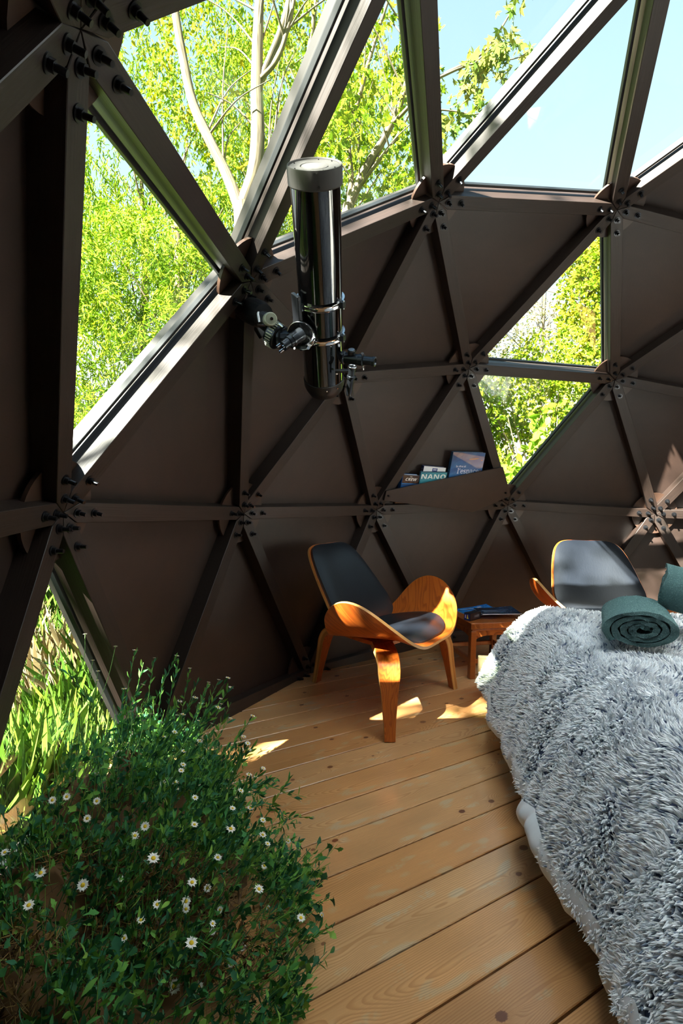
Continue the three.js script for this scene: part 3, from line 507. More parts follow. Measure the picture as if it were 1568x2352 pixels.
{ // equatorial mount: wall bracket, heads, counter shaft
  const base = at(588, 716, 2.06), t = thing('telescope_mount', 'black equatorial telescope mount with pale dial bolted below the hub', 'telescope mount', base.toArray());
  const q = (px, py, d) => at(px, py, d - 0.2 * clamp((px - 575) / 140)).sub(base); // the arm comes forward from the wall to the tube
  const side = V3(0.62, -0.12, 0.35).normalize();
  const A = q(575, 712, 2.0), B = q(612, 758, 2.04), C = q(640, 774, 2.06), D = q(688, 768, 2.1), E = q(716, 748, 2.17);
  const drum = (a, b, prof, mat, name, parent = t, label) => { const l = a.distanceTo(b); return part(name, toCreasedNormals(turned(prof.map(([r, y]) => [Math.max(r, 0.0004), y * l]), 44), 0.5).applyMatrix4(aim(a, b)), mat, parent, label); };
  part('wall_bracket', (() => { const g = new RoundedBoxGeometry(0.07, 0.2, 0.028, 3, 0.006); g.applyMatrix4(aim(q(560, 680, 2.04), q(606, 760, 2.12), V3(0.4, 0.2, 1))); g.translate(0.035, -0.05, -0.03); return g; })(), M.satin, t);
  const pol = drum(A.clone().add(V3(-0.03, 0.02, -0.03)), q(606, 726, 1.98), [[0, 0], [0.045, 0], [0.05, 0.08], [0.05, 0.75], [0.042, 0.97], [0, 1]], M.satin, 'polar_head');
  drum(q(590, 706, 1.945), q(596, 742, 1.95), [[0, 0], [0.007, 0.02], [0.007, 0.98], [0, 1]], M.chrome, 'lever', pol);
  drum(q(588, 722, 1.97), q(652, 772, 2.05), [[0, 0], [0.032, 0], [0.032, 0.95], [0, 1]], M.satin, 'arm_tube');
  const dn = camera.position.clone().sub(at(621, 733, 1.94)).normalize().add(V3(0.25, 0.1, 0)).normalize(), dc = q(621, 733, 1.93), dial = drum(dc.clone().addScaledVector(dn, -0.02), dc.clone().addScaledVector(dn, 0.008), [[0, 0], [0.024, 0], [0.024, 0.7], [0.0235, 0.9], [0.02, 1], [0.018, 0.95], [0.006, 0.95], [0, 0.95]], M.pale, 'setting_dial', t, 'pale round dial');
  drum(dc.clone().addScaledVector(dn, 0.006), dc.clone().addScaledVector(dn, 0.018), [[0, 0], [0.0055, 0], [0.0055, 1], [0.003, 1], [0.003, 0.8], [0, 0.8]], M.chrome, 'dial_boss', dial);
  drum(q(592, 746, 1.95), q(612, 748, 1.95), [[0, 0], [0.005, 0.05], [0.004, 0.95], [0, 1]], M.chrome, 'lever');
  drum(q(640, 744, 1.96), q(650, 752, 1.97), [[0, 0], [0.005, 0.05], [0.004, 0.95], [0, 1]], M.chrome, 'lever');
  const ra = drum(q(621, 764, 2.0), q(641, 776, 2.02), [[0, 0], [0.044, 0], [0.047, 0.1], [0.047, 0.9], [0.044, 1], [0, 1]], M.gun, 'setting_circle');
  { // raised graduation blocks round the circle
    const a = q(621, 764, 2.0), m = aim(a, q(641, 776, 2.02)), l = a.distanceTo(q(641, 776, 2.02)), list = [];
    for (let k = 0; k < 30; k++) { const g = new THREE.BoxGeometry(0.0035, l * 0.55, 0.004); g.translate(0.0475, l * 0.5, 0); g.rotateY(k / 30 * 6.2832); list.push(g.applyMatrix4(m)); }
    part('graduations', merge(list), M.pale, ra, 'pale graduation marks');
  }
  const shaft = drum(q(640, 776, 2.02), q(690, 776, 2.08), [[0, 0], [0.04, 0], [0.04, 0.1], [0.028, 0.14], [0.027, 1], [0, 1]], M.gun, 'declination_housing');
  const rim = drum(q(690, 772, 2.06), q(704, 756, 2.13), [[0, 0.2], [0.03, 0.2], [0.05, 0.0], [0.052, 0.0], [0.053, 0.1], [0.035, 0.8], [0.03, 1], [0, 1]], M.satin, 'dish');
  part('dish_rim', new THREE.TorusGeometry(0.0515, 0.002, 8, 48).rotateX(Math.PI / 2).applyMatrix4(aim(q(690, 772, 2.06), q(704, 756, 2.13))), M.chrome, rim);
  drum(q(700, 752, 2.14), q(722, 735, 2.2), [[0, 0], [0.03, 0], [0.034, 0.3], [0.034, 0.9], [0, 1]], M.satin, 'saddle_block');
  drum(q(692, 766, 2.03), q(648, 796, 1.93), [[0, 0], [0.023, 0], [0.023, 0.45], [0.0255, 0.47], [0.0255, 0.53], [0.023, 0.55], [0.022, 0.68], [0.0185, 0.7], [0.018, 0.97], [0, 1]], M.gun, 'eyepiece_barrel', t, 'short grey eyepiece barrel');
  for (let k = 0; k < 3; k++) { const c = V3(0.012 * Math.cos(k * 2.1 + 0.5), 0.012 * Math.sin(k * 2.1 + 0.5), 0); const p = q(650, 795, 1.93).add(c); drum(p, q(642, 801, 1.915).add(c), [[0, 0], [0.006, 0], [0.006, 1], [0, 1]], M.chrome, 'barrel_stud'); }
  drum(q(668, 797, 1.97), q(676, 800, 1.97), [[0, 0], [0.004, 0], [0.004, 1], [0, 1]], M.chrome, 'clamp_screw');
  const blk = new RoundedBoxGeometry(0.028, 0.05, 0.03, 2, 0.003), bc = q(682, 738, 2.08); blk.translate(bc.x, bc.y, bc.z); const mb = part('motion_block', blk, M.satin, t);
  drum(q(680, 729, 2.07), q(679, 715, 2.065), [[0, 0], [0.016, 0], [0.016, 0.15], [0.0105, 0.2], [0.0105, 0.95], [0.008, 1], [0, 1]], M.chrome, 'motion_knob', mb, 'polished knob');
  drum(q(697, 722, 2.12), q(699, 714, 2.11), [[0, 0], [0.007, 0], [0.007, 1], [0, 1]], M.chrome, 'clamp_screw');
  drum(q(703, 773, 2.08), q(714, 780, 2.06), [[0, 0], [0.006, 0], [0.006, 1], [0, 1]], M.chrome, 'lock_shaft');
  part('lock_wing', limb([q(712, 788, 2.05), q(719, 781, 2.05), q(720, 768, 2.055)], [0.005, 0.008, 0.005], 10, 12), M.chrome, t, 'polished wing lever');
  drum(q(704, 794, 2.1), q(708, 799, 2.09), [[0, 0], [0.006, 0], [0.006, 1], [0, 1]], M.chrome, 'clamp_screw');
}

// ---------- bed with a long-pile throw ----------
const BED = { x: 0.46, z: -0.36, turn: -0.105, len: 2.28, wid: 1.72, h: 0.525 }; // local: x to the right from the near left corner, -z away
const bedNoise = (x, z) => noise2(x * 1.7 + 4, z * 1.7) * 0.016 + noise2(x * 4.3, z * 4.3 + 9) * 0.009 + noise2(x * 11, z * 11 + 3) * 0.003;
// path along the hem: up the left side (away from the camera), round the far corner, along the far end
function hemPath(s, inset) { // s in metres along the hem, inset towards the middle
  const R = 0.32, a = BED.len - R, arc = R * Math.PI / 2, r = Math.max(0.02, R - inset);
  if (s < a) return [inset, -s];
  if (s < a + arc) { const t = (s - a) / R; return [R - r * Math.cos(t), -a - r * Math.sin(t)]; }
  return [R + (s - a - arc), -a - R + inset];
}
const hemLen = BED.len - 0.3 + 0.3 * Math.PI / 2 + BED.wid - 0.3;
function hemHigh(s) { return 0.13 + 0.06 * smooth(1.45, 1.95, s) + 0.035 * noise2(s * 3.1, 2) + 0.02 * noise2(s * 8, 5) - 0.02 * smooth(0.5, 0.2, s); }
function hemOut(s) { return 0.022 * noise2(s * 3.4 + 1.3, 8) + 0.014 * noise2(s * 9, 11); }
function throwAt(s, v, lower = 0) { // v 0 at the hem .. 1 at the flat top
  const low = hemHigh(s) - lower, e = v * 0.3, t = v, [x, z] = hemPath(s, e - hemOut(s) * (1 - v) ** 1.5), rise = 1 - (1 - t) ** 2.3;
  return V3(x, lerp(low, BED.h, rise) + bedNoise(x, z) * t, z);
}
const bedMat = {
  base: new THREE.MeshStandardMaterial({ color: '#56607c', roughness: 1 }),
  pile: new THREE.MeshStandardMaterial({ color: '#ffffff', roughness: 0.9 }),
  sheet: new THREE.MeshStandardMaterial({ color: '#e3e4e8', roughness: 0.85, side: THREE.DoubleSide }),
  board: new THREE.MeshStandardMaterial({ map: floorMap, roughness: 0.5 }),
  mattress: new THREE.MeshStandardMaterial({ color: '#dcd9d2', roughness: 0.9 }),
};
{
  const t = thing('bed', 'low bed with pale wooden base and white sheet hem under the fluffy throw', 'bed', [BED.x, 0, BED.z], BED.turn);
  const box = (sx, sy, sz, x, y, z, r) => { const g = new RoundedBoxGeometry(sx, sy, sz, 4, r); g.translate(x, y, z); return g; };
  const pale = new THREE.MeshStandardMaterial({ color: '#cfbd93', roughness: 0.5 });
  part('side_board', box(0.028, 0.13, BED.len - 0.1, 0.075, 0.155, -BED.len / 2, 0.004), pale, t, 'pale wooden side board');
  part('side_board', box(0.028, 0.13, BED.len - 0.1, BED.wid - 0.075, 0.155, -BED.len / 2, 0.004), pale, t, 'pale wooden side board');
  part('end_board', box(BED.wid - 0.06, 0.14, 0.028, BED.wid / 2 - 0.01, 0.155, -BED.len + 0.035, 0.004), pale, t, 'pale wooden end board');
  part('end_board', box(BED.wid - 0.1, 0.13, 0.028, BED.wid / 2, 0.155, -0.06, 0.004), pale, t, 'pale wooden end board');
  for (const [x, z] of [[0.22, -0.3], [0.22, -BED.len + 0.3], [BED.wid - 0.22, -0.3], [BED.wid - 0.22, -BED.len + 0.3]]) part('leg', box(0.07, 0.1, 0.07, x, 0.05, z, 0.005), pale, t);
  part('mattress', box(BED.wid - 0.34, 0.25, BED.len - 0.28, BED.wid / 2 + 0.03, 0.345, -BED.len / 2, 0.06), bedMat.mattress, t);
  part('sheet_hem', surface(420, 10, (u, v) => { // the white sheet shows as a wavy edge below the throw
    const s = u * hemLen, p = throwAt(s, 0.02), [ox, oz] = hemPath(s, -0.01), [ix, iz] = hemPath(s, 0.05), d = V3(ox - ix, 0, oz - iz).normalize(), k = Math.max(0, noise2(s * 2.2, 31)) * 0.03 * (1 - smooth(1.5, 1.8, s)) + 0.013 - 0.018 * smooth(1.75, 2.0, s) + 0.008 * noise2(s * 16, 4);
    const a = v * 1.0, out = Math.sin(a * Math.PI) * k * 0.8 + k * 0.35;
    return p.addScaledVector(d, out).setY(p.y + 0.028 - 0.075 * a - 0.012 * noise2(s * 5, 3));
  }), bedMat.sheet, t, 'white sheet edge');
}
{
  const t = thing('fluffy_throw', 'long-pile white throw with slate-blue undertone spread over the bed', 'blanket', [BED.x, 0, BED.z], BED.turn);
  const NS = 240, side = surface(NS, 24, (u, v) => throwAt(u * hemLen, v));
  const top = surface(60, 70, (u, v) => { const x = lerp(0.285, BED.wid, u), z = lerp(-BED.len + 0.285, 0, v); return V3(x, BED.h + bedNoise(x, z) - 0.004 * (1 - smooth(0, 0.06, u)), z); });
  const cloth = part('cloth', merge([side, top]), bedMat.base, t, 'slate-blue backing cloth');
  // the pile: tapered, bent tufts
  const tuft = new THREE.ConeGeometry(0.0039, 0.019, 4, 2, true); tuft.translate(0, 0.0095, 0);
  { const p = tuft.attributes.position; for (let i = 0; i < p.count; i++) { const y = p.getY(i) / 0.019, w = 0.7 + 0.7 * Math.sin(Math.PI * Math.min(1, y * 1.1)); p.setX(i, p.getX(i) * w + 0.006 * y * y); p.setZ(i, p.getZ(i) * w); } tuft.computeVertexNormals(); }
  const r = rng(101), list = [], put = (p, n) => {
    const a = noise2(p.x * 2.6, p.z * 2.6) * 3.2 + noise2(p.x * 9, p.z * 9 + 20) * 1.6, comb = V3(Math.cos(a), -0.35, Math.sin(a)), clump = noise2(p.x * 38, p.z * 38 + p.y * 30);
    const y = n.clone().addScaledVector(comb, 0.25 + 0.45 * clump).add(V3(r() - 0.5, r() - 0.5, r() - 0.5).multiplyScalar(0.75)).normalize(), x = comb.clone().addScaledVector(y, -comb.dot(y)).normalize(), z = x.clone().cross(y), s = 0.75 + 0.5 * r(), w = 0.8 + 0.5 * r();
    list.push([basis(x.multiplyScalar(s * w), y.multiplyScalar(s), z.multiplyScalar(s * w), p), clump, noise2(p.x * 5 + 7, p.z * 5)]);
  };
  for (const [g, count] of [[side, 100000], [top, 90000]]) {
    const m = new THREE.Mesh(g), sm = new MeshSurfaceSampler(m); sm.setRandomGenerator ? sm.setRandomGenerator(r) : (sm.randomFunction = r); sm.build();
    const p = V3(0, 0, 0), n = V3(0, 0, 0); const up = V3(0, 0, 0);
    for (let i = 0; i < count; i++) { sm.sample(p, n); if (n.y < -0.2) n.negate(); if (p.x > 1.45 && r() < 0.75) continue; const k = noise2(p.x * 46 + 3, p.z * 46 + p.y * 40) + 0.5 * noise2(p.x * 7 + 1, p.z * 7); if (k < -0.2 && r() < 0.8) continue; put(p.clone(), n.clone()); }
  }
  const fur = new THREE.InstancedMesh(tuft, bedMat.pile, list.length), c = new THREE.Color(); fur.name = 'pile'; fur.userData.kind = 'stuff';
  list.forEach(([m, k, b], i) => { fur.setMatrixAt(i, m); const d = r(); if (d < 0.07 - 0.1 * b) c.set('#8c95a8'); else if (d < 0.22) c.set('#e3e7ee'); else c.set(d < 0.75 ? '#fcfcfe' : '#f4f6fa'); fur.setColorAt(i, c); });
  t.add(fur);
}
// ---------- two rolled towels ----------
const terryBump = dataTexture(512, 512, (x, y) => { const b = 128 + loopNoise(x, y, 512, 512, 90, 90, 71) * 100 + loopNoise(x, y, 512, 512, 40, 40, 73) * 40; return [b, b, b]; }, false);
terryBump.repeat.set(6, 6);
const terry = new THREE.MeshStandardMaterial({ color: '#648686', roughness: 1, bumpMap: terryBump, bumpScale: 0.003, side: THREE.DoubleSide });
const terryPile = new THREE.MeshStandardMaterial({ color: '#ffffff', roughness: 1 });
function rolledTowel(label, at0, len, flatten, R0, turns, seed, q) {
  const o = thing('rolled_towel', label, 'towel', at0, 0, undefined); o.quaternion.copy(q);
  const r = rng(seed), core = 0.008, spiral = (t) => { const a = t * turns * 6.2832, rad = lerp(core, R0, t); return [Math.cos(a) * rad * flatten, Math.sin(a) * rad]; };
  const N = 160, outer = [], inner = [];
  for (let i = 0; i <= N; i++) { const t = i / N, [x, y] = spiral(t), [x2, y2] = spiral(Math.min(1, t + 0.003)), [x0, y0] = spiral(Math.max(0, t - 0.003)), dx = x2 - x0, dy = y2 - y0, l = Math.hypot(dx / flatten, dy) || 1, w = (R0 - core) / turns * 0.5 * (0.8 + 0.12 * noise2(t * 20, seed)), nx = dy / l * w * flatten, ny = -dx / flatten / l * w; outer.push([x + nx, y + ny]); inner.push([x - nx, y - ny]); }
  const loop = [...outer, ...inner.slice().reverse()], NL = 12, pos = [], idx = [], uv = [];
  for (let k = 0; k <= NL; k++) for (let i = 0; i < loop.length; i++) { const z = k / NL * len, b = 0.002 * noise2(i * 0.2, k * 0.7 + seed), e = k === 0 || k === NL ? 0.002 * noise2(i * 0.15, seed * 3) * 3 : 0; pos.push(loop[i][0] + b, loop[i][1] + b, -z + e); uv.push(i / loop.length * 3, z); }
  const W = loop.length; for (let k = 0; k < NL; k++) for (let i = 0; i < W; i++) { const a = k * W + i, b = k * W + (i + 1) % W; idx.push(a, b, a + W, b, b + W, a + W); }
  for (const k of [0, NL]) for (let i = 0; i < N; i++) { const a = k * W + i, b = k * W + i + 1, c = k * W + (W - 1 - i), d = k * W + (W - 2 - i); if (k) idx.push(a, b, c, b, d, c); else idx.push(a, c, b, b, c, d); }
  const g = new THREE.BufferGeometry(); g.setAttribute('position', new THREE.Float32BufferAttribute(pos, 3)); g.setAttribute('uv', new THREE.Float32BufferAttribute(uv, 2)); g.setIndex(idx); const cg = toCreasedNormals(g, 0.9);
  part('cloth', cg, terry, o);
  // looped pile
  const loopG = new THREE.ConeGeometry(0.0012, 0.0045, 3, 1); loopG.translate(0, 0.002, 0);
  const sm = new MeshSurfaceSampler(new THREE.Mesh(cg)); sm.setRandomGenerator ? sm.setRandomGenerator(r) : (sm.randomFunction = r); sm.build();
  const CNT = 42000, im = new THREE.InstancedMesh(loopG, terryPile, CNT), p = V3(0, 0, 0), n = V3(0, 0, 0), c = new THREE.Color(); im.name = 'pile'; im.userData.kind = 'stuff';
  for (let i = 0; i < CNT; i++) { sm.sample(p, n); n.add(V3(r() - 0.5, r() - 0.5, r() - 0.5).multiplyScalar(1.1)).normalize(); const x = V3(n.y, -n.z, n.x).cross(n).normalize(), s = 0.7 + 0.6 * r(); im.setMatrixAt(i, basis(x.clone().multiplyScalar(s), n.clone().multiplyScalar(s), x.clone().cross(n).multiplyScalar(s), p)); c.set(['#76989a', '#88adae', '#64868a', '#98bcbc'][Math.floor(r() * 4)]); im.setColorAt(i, c); }
  o.add(im);
  return o;
}
{
  const pose = (axis, roll) => { const z = axis.clone().normalize().negate(), x = V3(0, 1, 0).cross(z).normalize().applyAxisAngle(z, roll); return new THREE.Quaternion().setFromRotationMatrix(basis(x, z.clone().cross(x), z, V3(0, 0, 0))); };
  rolledTowel('dark teal rolled towel lying on the throw, its spiral end towards the camera', at(1474, 1448, 1.66).toArray(), 0.34, 1.8, 0.06, 3.6, 5, pose(V3(0.5, -0.02, -1), 0.1));
  rolledTowel('dark teal rolled towel resting crosswise on top of the other towel', at(1520, 1347, 1.93).toArray(), 0.36, 1.12, 0.08, 4.2, 9, pose(V3(0.8, -0.16, 0.5), 0.5));
}
{ // unseen white bed head, placed at the right to bounce sunlight across the room
  const linen = new THREE.MeshStandardMaterial({ color: '#efede8', roughness: 0.95 });
  const hb = thing('unseen_headboard', 'tall white padded bed head out of view, placed to light the room from the right', 'unseen_headboard', [2.42, 0, -1.55], -0.105), bx = (sx, sy, sz, x, y, z, r) => { const g = new RoundedBoxGeometry(sx, sy, sz, 4, r); g.translate(x, y, z); return g; };
  for (let i = 0; i < 4; i++) part('pad', bx(0.09, 1.15, 0.5, 0, 0.75, -0.76 + i * 0.51, 0.03), linen, hb);
  part('base_rail', bx(0.05, 0.3, 2.0, 0.02, 0.15, 0, 0.01), bedMat.mattress, hb);
}

// ---------- daisy fleabane mound by the glazed triangle ----------
function leafShape(lobes, fold = 0.25) { // lobes: half outline from the stalk to the tip, x half width, y length
  const pos = [], idx = [], n = lobes.length;
  lobes.forEach(([w, y], i) => { const b = -0.18 * y * y; pos.push(-w, y, w * fold + b, 0, y, b, w, y, w * fold + b); if (i) { const a = (i - 1) * 3, c = i * 3; for (const k of [0, 1]) idx.push(a + k, a + k + 1, c + k, a + k + 1, c + k + 1, c + k); } });
  const g = new THREE.BufferGeometry(); g.setAttribute('position', new THREE.Float32BufferAttribute(pos, 3)); g.setAttribute('uv', new THREE.Float32BufferAttribute(new Array(pos.length / 3 * 2).fill(0.5), 2)); g.setIndex(idx); g.computeVertexNormals(); return g;
}
const leafMat = (color) => new THREE.MeshPhysicalMaterial({ color, roughness: 0.6, specularIntensity: 0.3, transmission: 0.35, thickness: 0, side: THREE.DoubleSide });
function scatter(name, geometry, material, list, parent) { // list of [matrix, colour]
  const im = new THREE.InstancedMesh(geometry, material, list.length); im.name = name; im.userData.kind = 'stuff'; const c = new THREE.Color();
  list.forEach(([m, col], i) => { im.setMatrixAt(i, m); im.setColorAt(i, c.set(col)); }); im.castShadow = im.receiveShadow = true; parent.add(im); return im;
}
function leafPose(p, dir, r, s, sx = 1) { const y = dir.clone().normalize(); let x = V3(r() - 0.5, (r() - 0.5) * 0.5, r() - 0.5).cross(y); if (x.lengthSq() < 1e-5) x.set(1, 0, 0); x.normalize(); return basis(x.clone().multiplyScalar(s * sx), y.clone().multiplyScalar(s), x.clone().cross(y).multiplyScalar(s), p); }
const lobedLeaf = leafShape([[0.03, 0], [0.06, 0.25], [0.1, 0.4], [0.34, 0.62], [0.2, 0.64], [0.22, 0.78], [0.01, 1]]), lanceLeaf = leafShape([[0.03, 0], [0.1, 0.25], [0.14, 0.5], [0.09, 0.78], [0.005, 1]]);
const MOUND = { x: -0.69, z: -1.18, rx: 0.55, rz: 0.74, h: 0.41 };
const moundHigh = (x, z) => { const v = (z - MOUND.z) / MOUND.rz, u = (x - MOUND.x) / MOUND.rx * (1 + 0.7 * Math.max(0, -v)), q = (u * u + v * v) * (1 + 0.3 * noise2(Math.atan2(v, u) * 2.2, 4)); return q >= 1 ? 0 : MOUND.h * (1 - q) ** 0.74 * (0.84 + 0.42 * noise2(x * 4.2 + 2, z * 4.2)); };
const shellX = (y) => -0.69 - 0.05 * y; // stays inside the panes
{
  const t = thing('daisy_bush', 'sprawling green fleabane bush dotted with small white daisies beside the low window', 'plant', [MOUND.x, 0, MOUND.z]), r = rng(301), L = (p) => p.clone().sub(t.position);
  const core = surface(40, 40, (u, v) => { const a = u * 6.2832, k = v * 0.86, x = Math.max(shellX(0.2), MOUND.x + Math.cos(a) * MOUND.rx * k), z = MOUND.z + Math.sin(a) * MOUND.rz * k; return L(V3(x, Math.max(0.002, moundHigh(x, z) * 0.66 - 0.02 + 0.03 * noise2(x * 16, z * 16)), z)); });
  part('root_mat', core, new THREE.MeshStandardMaterial({ color: '#6a4c2e', roughness: 1, side: THREE.DoubleSide }), t, 'brown tangled base');
  const green = ['#4c9052', '#5fa254', '#3e7c4e', '#7cb654', '#93c255', '#478866', '#3a704f'], straw = ['#8a6a3a', '#6d4f2c', '#a5814a', '#59422a'];
  const leaves = [], lances = [], stems = [], dry = [], flowers = [];
  const twig = (a, b, rad, list, col) => { const d = b.clone().sub(a), l = d.length(); list.push([aim(L(a), L(b)).multiply(new THREE.Matrix4().makeScale(rad, l, rad)), col]); };
  for (let i = 0; i < 5400; i++) { // leafy shoots that rise from the mound's skin
    const a = r() * 6.2832, k = Math.sqrt(r()) * 1.12; let x = MOUND.x + Math.cos(a) * MOUND.rx * k, z = MOUND.z + Math.sin(a) * MOUND.rz * k; if (x < shellX(0.2) || Math.hypot(x, z) < 0.45) continue;
    const h = moundHigh(x, z); if (h < 0.006 && z < -1.35) continue; const n = V3((x - MOUND.x) / MOUND.rx, 0.75, (z - MOUND.z) / MOUND.rz).normalize();
    const base = V3(x, Math.max(0.004, h * 0.72), z), up = n.clone().add(V3(r() - 0.5, r() * 0.7, r() - 0.5).multiplyScalar(1.1)).normalize(), len = 0.045 + r() * 0.095, tip = base.clone().addScaledVector(up, len); tip.x = Math.max(tip.x, shellX(0.1)); tip.y = Math.max(tip.y, 0.01);
    const bare = noise2(x * 4 + 9, z * 4 + 1) > 0.12 && z > -1.12; // thin, straw-coloured spots near the front
    twig(base, tip, 0.0009, stems, green[Math.floor(r() * 3) + 2]);
    const cnt = bare ? 2 : 5;
    for (let j = 0; j < cnt; j++) { const p = base.clone().lerp(tip, 0.25 + 0.75 * (j + r() * 0.6) / cnt), d = up.clone().add(V3(r() - 0.5, r() - 0.6, r() - 0.5).multiplyScalar(2)), s = 0.014 + 0.017 * r(), col = green[Math.floor(r() * green.length)]; if (p.x < shellX(0.1) + 0.02) continue; (r() < 0.55 ? leaves : lances).push([leafPose(L(p), d, r, s, r() < 0.5 ? 1 : 1.25), col]); }
    if (bare || r() < 0.4) for (let j = 0; j < (bare ? 7 : 2); j++) { const p = base.clone().add(V3(r() - 0.5, (r() - 0.2) * 0.6, r() - 0.5).multiplyScalar(0.07)); p.y = Math.max(p.y, 0.004); twig(p, p.clone().add(V3(r() - 0.5, r() - 0.3, r() - 0.5).multiplyScalar(0.09)).setY(Math.max(0.004, p.y + (r() - 0.4) * 0.04)), 0.0007, dry, straw[Math.floor(r() * 4)]); if (bare) lances.push([leafPose(L(p), V3(r() - 0.5, r() - 0.4, r() - 0.5), r, 0.02, 0.9), straw[Math.floor(r() * 4)]]); }
  }
  const shoot = (pts, leafy, bloom, col = '#5f9a45') => { // a long wiry stem with small leaves and a flower at its end
    const c = new THREE.CatmullRomCurve3(pts), N = 12; let prev = c.getPoint(0);
    for (let i = 1; i <= N; i++) { const q = c.getPoint(i / N); twig(prev, q, 0.0008, stems, col); if (leafy && i > 2 && i < N) for (let j = 0; j < 2; j++) lances.push([leafPose(L(q), c.getTangent(i / N).add(V3(r() - 0.5, r() - 0.3, r() - 0.5).multiplyScalar(1.6)), r, 0.014 + r() * 0.016, 1), green[Math.floor(r() * green.length)]]); prev = q; }
    if (bloom) flowers.push([pts[pts.length - 1], c.getTangent(1).add(V3(0, 0.8, 0)).normalize(), bloom]);
  };
  for (let i = 0; i < 300; i++) { // arching stems with blooms all over the mound
    const a = r() * 6.2832, k = 0.35 + 0.65 * r(); const x = MOUND.x + Math.cos(a) * MOUND.rx * k, z = MOUND.z + Math.sin(a) * MOUND.rz * k; if (x < shellX(0.3) + 0.03 || z > -0.72) continue;
    const mh = moundHigh(x, z); if (mh < 0.04) continue; const h = mh * 0.8, out = V3(Math.cos(a) * 0.6, 0.9 + r() * 0.6, Math.sin(a) * 0.6).normalize(), l = 0.1 + r() * 0.2, p0 = V3(x, h, z), p2 = p0.clone().addScaledVector(out, l).add(V3((r() - 0.5) * 0.06, 0, (r() - 0.5) * 0.06)); p2.x = Math.max(p2.x, shellX(0.3) + 0.02);
    shoot([p0, p0.clone().lerp(p2, 0.55).add(V3(0, 0.02, 0)), p2], true, r() < 0.65 ? 0.75 + 0.4 * r() : 0);
  }
  // trailing stems across the floor, placed as the photograph shows them
  const G = (px, py, h) => { const d = at(px, py, 1).sub(camera.position); return camera.position.clone().addScaledVector(d, (h - camera.position.y) / d.y); };
  for (const [a, b, c] of [[[520, 1830, 0.12], [600, 1800, 0.1], [690, 1840, 0.03]], [[560, 1980, 0.1], [640, 1900, 0.1], [688, 1890, 0.05]], [[560, 2060, 0.08], [650, 2040, 0.03], [705, 2045, 0.02]], [[540, 2140, 0.08], [620, 2200, 0.04], [640, 2190, 0.015]], [[480, 2180, 0.1], [560, 2260, 0.05], [555, 2330, 0.015]], [[500, 1900, 0.2], [600, 1850, 0.2], [655, 1880, 0.12]], [[540, 2010, 0.12], [640, 1960, 0.1], [660, 1930, 0.08]], [[440, 2150, 0.2], [520, 2200, 0.12], [560, 2150, 0.1]], [[560, 2100, 0.06], [640, 2110, 0.05], [690, 2137, 0.01]], [[500, 1830, 0.2], [580, 1820, 0.22], [620, 1790, 0.2]]])
    for (let j = 0; j < 3; j++) shoot([a, b, c].map((q, i) => G(q[0] + (r() - 0.5) * 50 * (j && i), q[1] + (r() - 0.5) * 60 * (j && i), q[2])), true, r() < 0.55 ? 0.75 : 0);
  for (const [px, py, h, hx, hy, hh] of [[265, 1485, 0.56, 215, 1640, 0.44], [195, 1457, 0.6, 180, 1560, 0.5], [213, 1517, 0.55, 180, 1640, 0.42], [225, 1542, 0.53, 190, 1660, 0.4], [223, 1563, 0.52, 190, 1680, 0.4], [486, 1662, 0.33, 400, 1740, 0.28], [470, 1718, 0.29, 400, 1760, 0.26], [440, 1672, 0.33, 390, 1750, 0.28], [330, 1655, 0.42, 300, 1740, 0.38], [346, 1640, 0.42, 320, 1740, 0.37], [370, 1660, 0.4, 340, 1760, 0.36], [300, 1635, 0.43, 290, 1740, 0.4]])
    shoot([G(hx, hy, hh), G((px + hx) / 2 + 6, (py + hy) / 2, (h + hh) / 2), G(px, py, h)], false, 0.8, '#7fae57');
  // leafy upright shoot in front of the low window
  shoot([G(208, 1790, 0.34), G(211, 1690, 0.42), G(214, 1600, 0.5)], true, 0); shoot([G(214, 1640, 0.47), G(170, 1560, 0.54), G(80, 1510, 0.58)], true, 0);
  // larger daisies seen face on
  for (const [px, py, h, s] of [[400, 2266, 0.1, 1.45], [455, 2266, 0.08, 1.2], [190, 2033, 0.3, 1.25], [333, 1898, 0.36, 1.1], [427, 2070, 0.24, 1.1], [476, 2040, 0.2, 1], [427, 2088, 0.22, 0.9], [607, 1988, 0.12, 1], [556, 2175, 0.08, 1], [200, 1880, 0.4, 0.9], [222, 1840, 0.4, 0.9], [374, 1800, 0.34, 1], [559, 1864, 0.2, 0.9], [662, 1932, 0.1, 0.8], [285, 2155, 0.22, 0.8], [488, 2140, 0.15, 0.8], [505, 2090, 0.16, 0.8], [530, 2215, 0.08, 0.8], [615, 2085, 0.06, 0.7], [153, 1830, 0.42, 0.9], [120, 1838, 0.42, 0.9]]) {
    const p = G(px, py, h), q = p.clone().add(V3(-0.03, -0.09, -0.03)); q.y = Math.max(0.01, q.y); shoot([q, q.clone().lerp(p, 0.6).add(V3(-0.01, 0, 0)), p], false, 0); flowers.push([p, camera.position.clone().sub(p).normalize().add(V3(0.15, 0.45, 0.1)).normalize(), s]);
  }
  const unit = new THREE.CylinderGeometry(0.8, 1.2, 1, 4, 1, true); unit.translate(0, 0.5, 0);
  scatter('stems', unit, new THREE.MeshStandardMaterial({ color: '#ffffff', roughness: 0.7 }), stems, t); scatter('dry_stems', unit, new THREE.MeshStandardMaterial({ color: '#ffffff', roughness: 0.9 }), dry, t);
  scatter('foliage', lobedLeaf, leafMat('#ffffff'), leaves, t); scatter('narrow_leaves', lanceLeaf, leafMat('#ffffff'), lances, t);
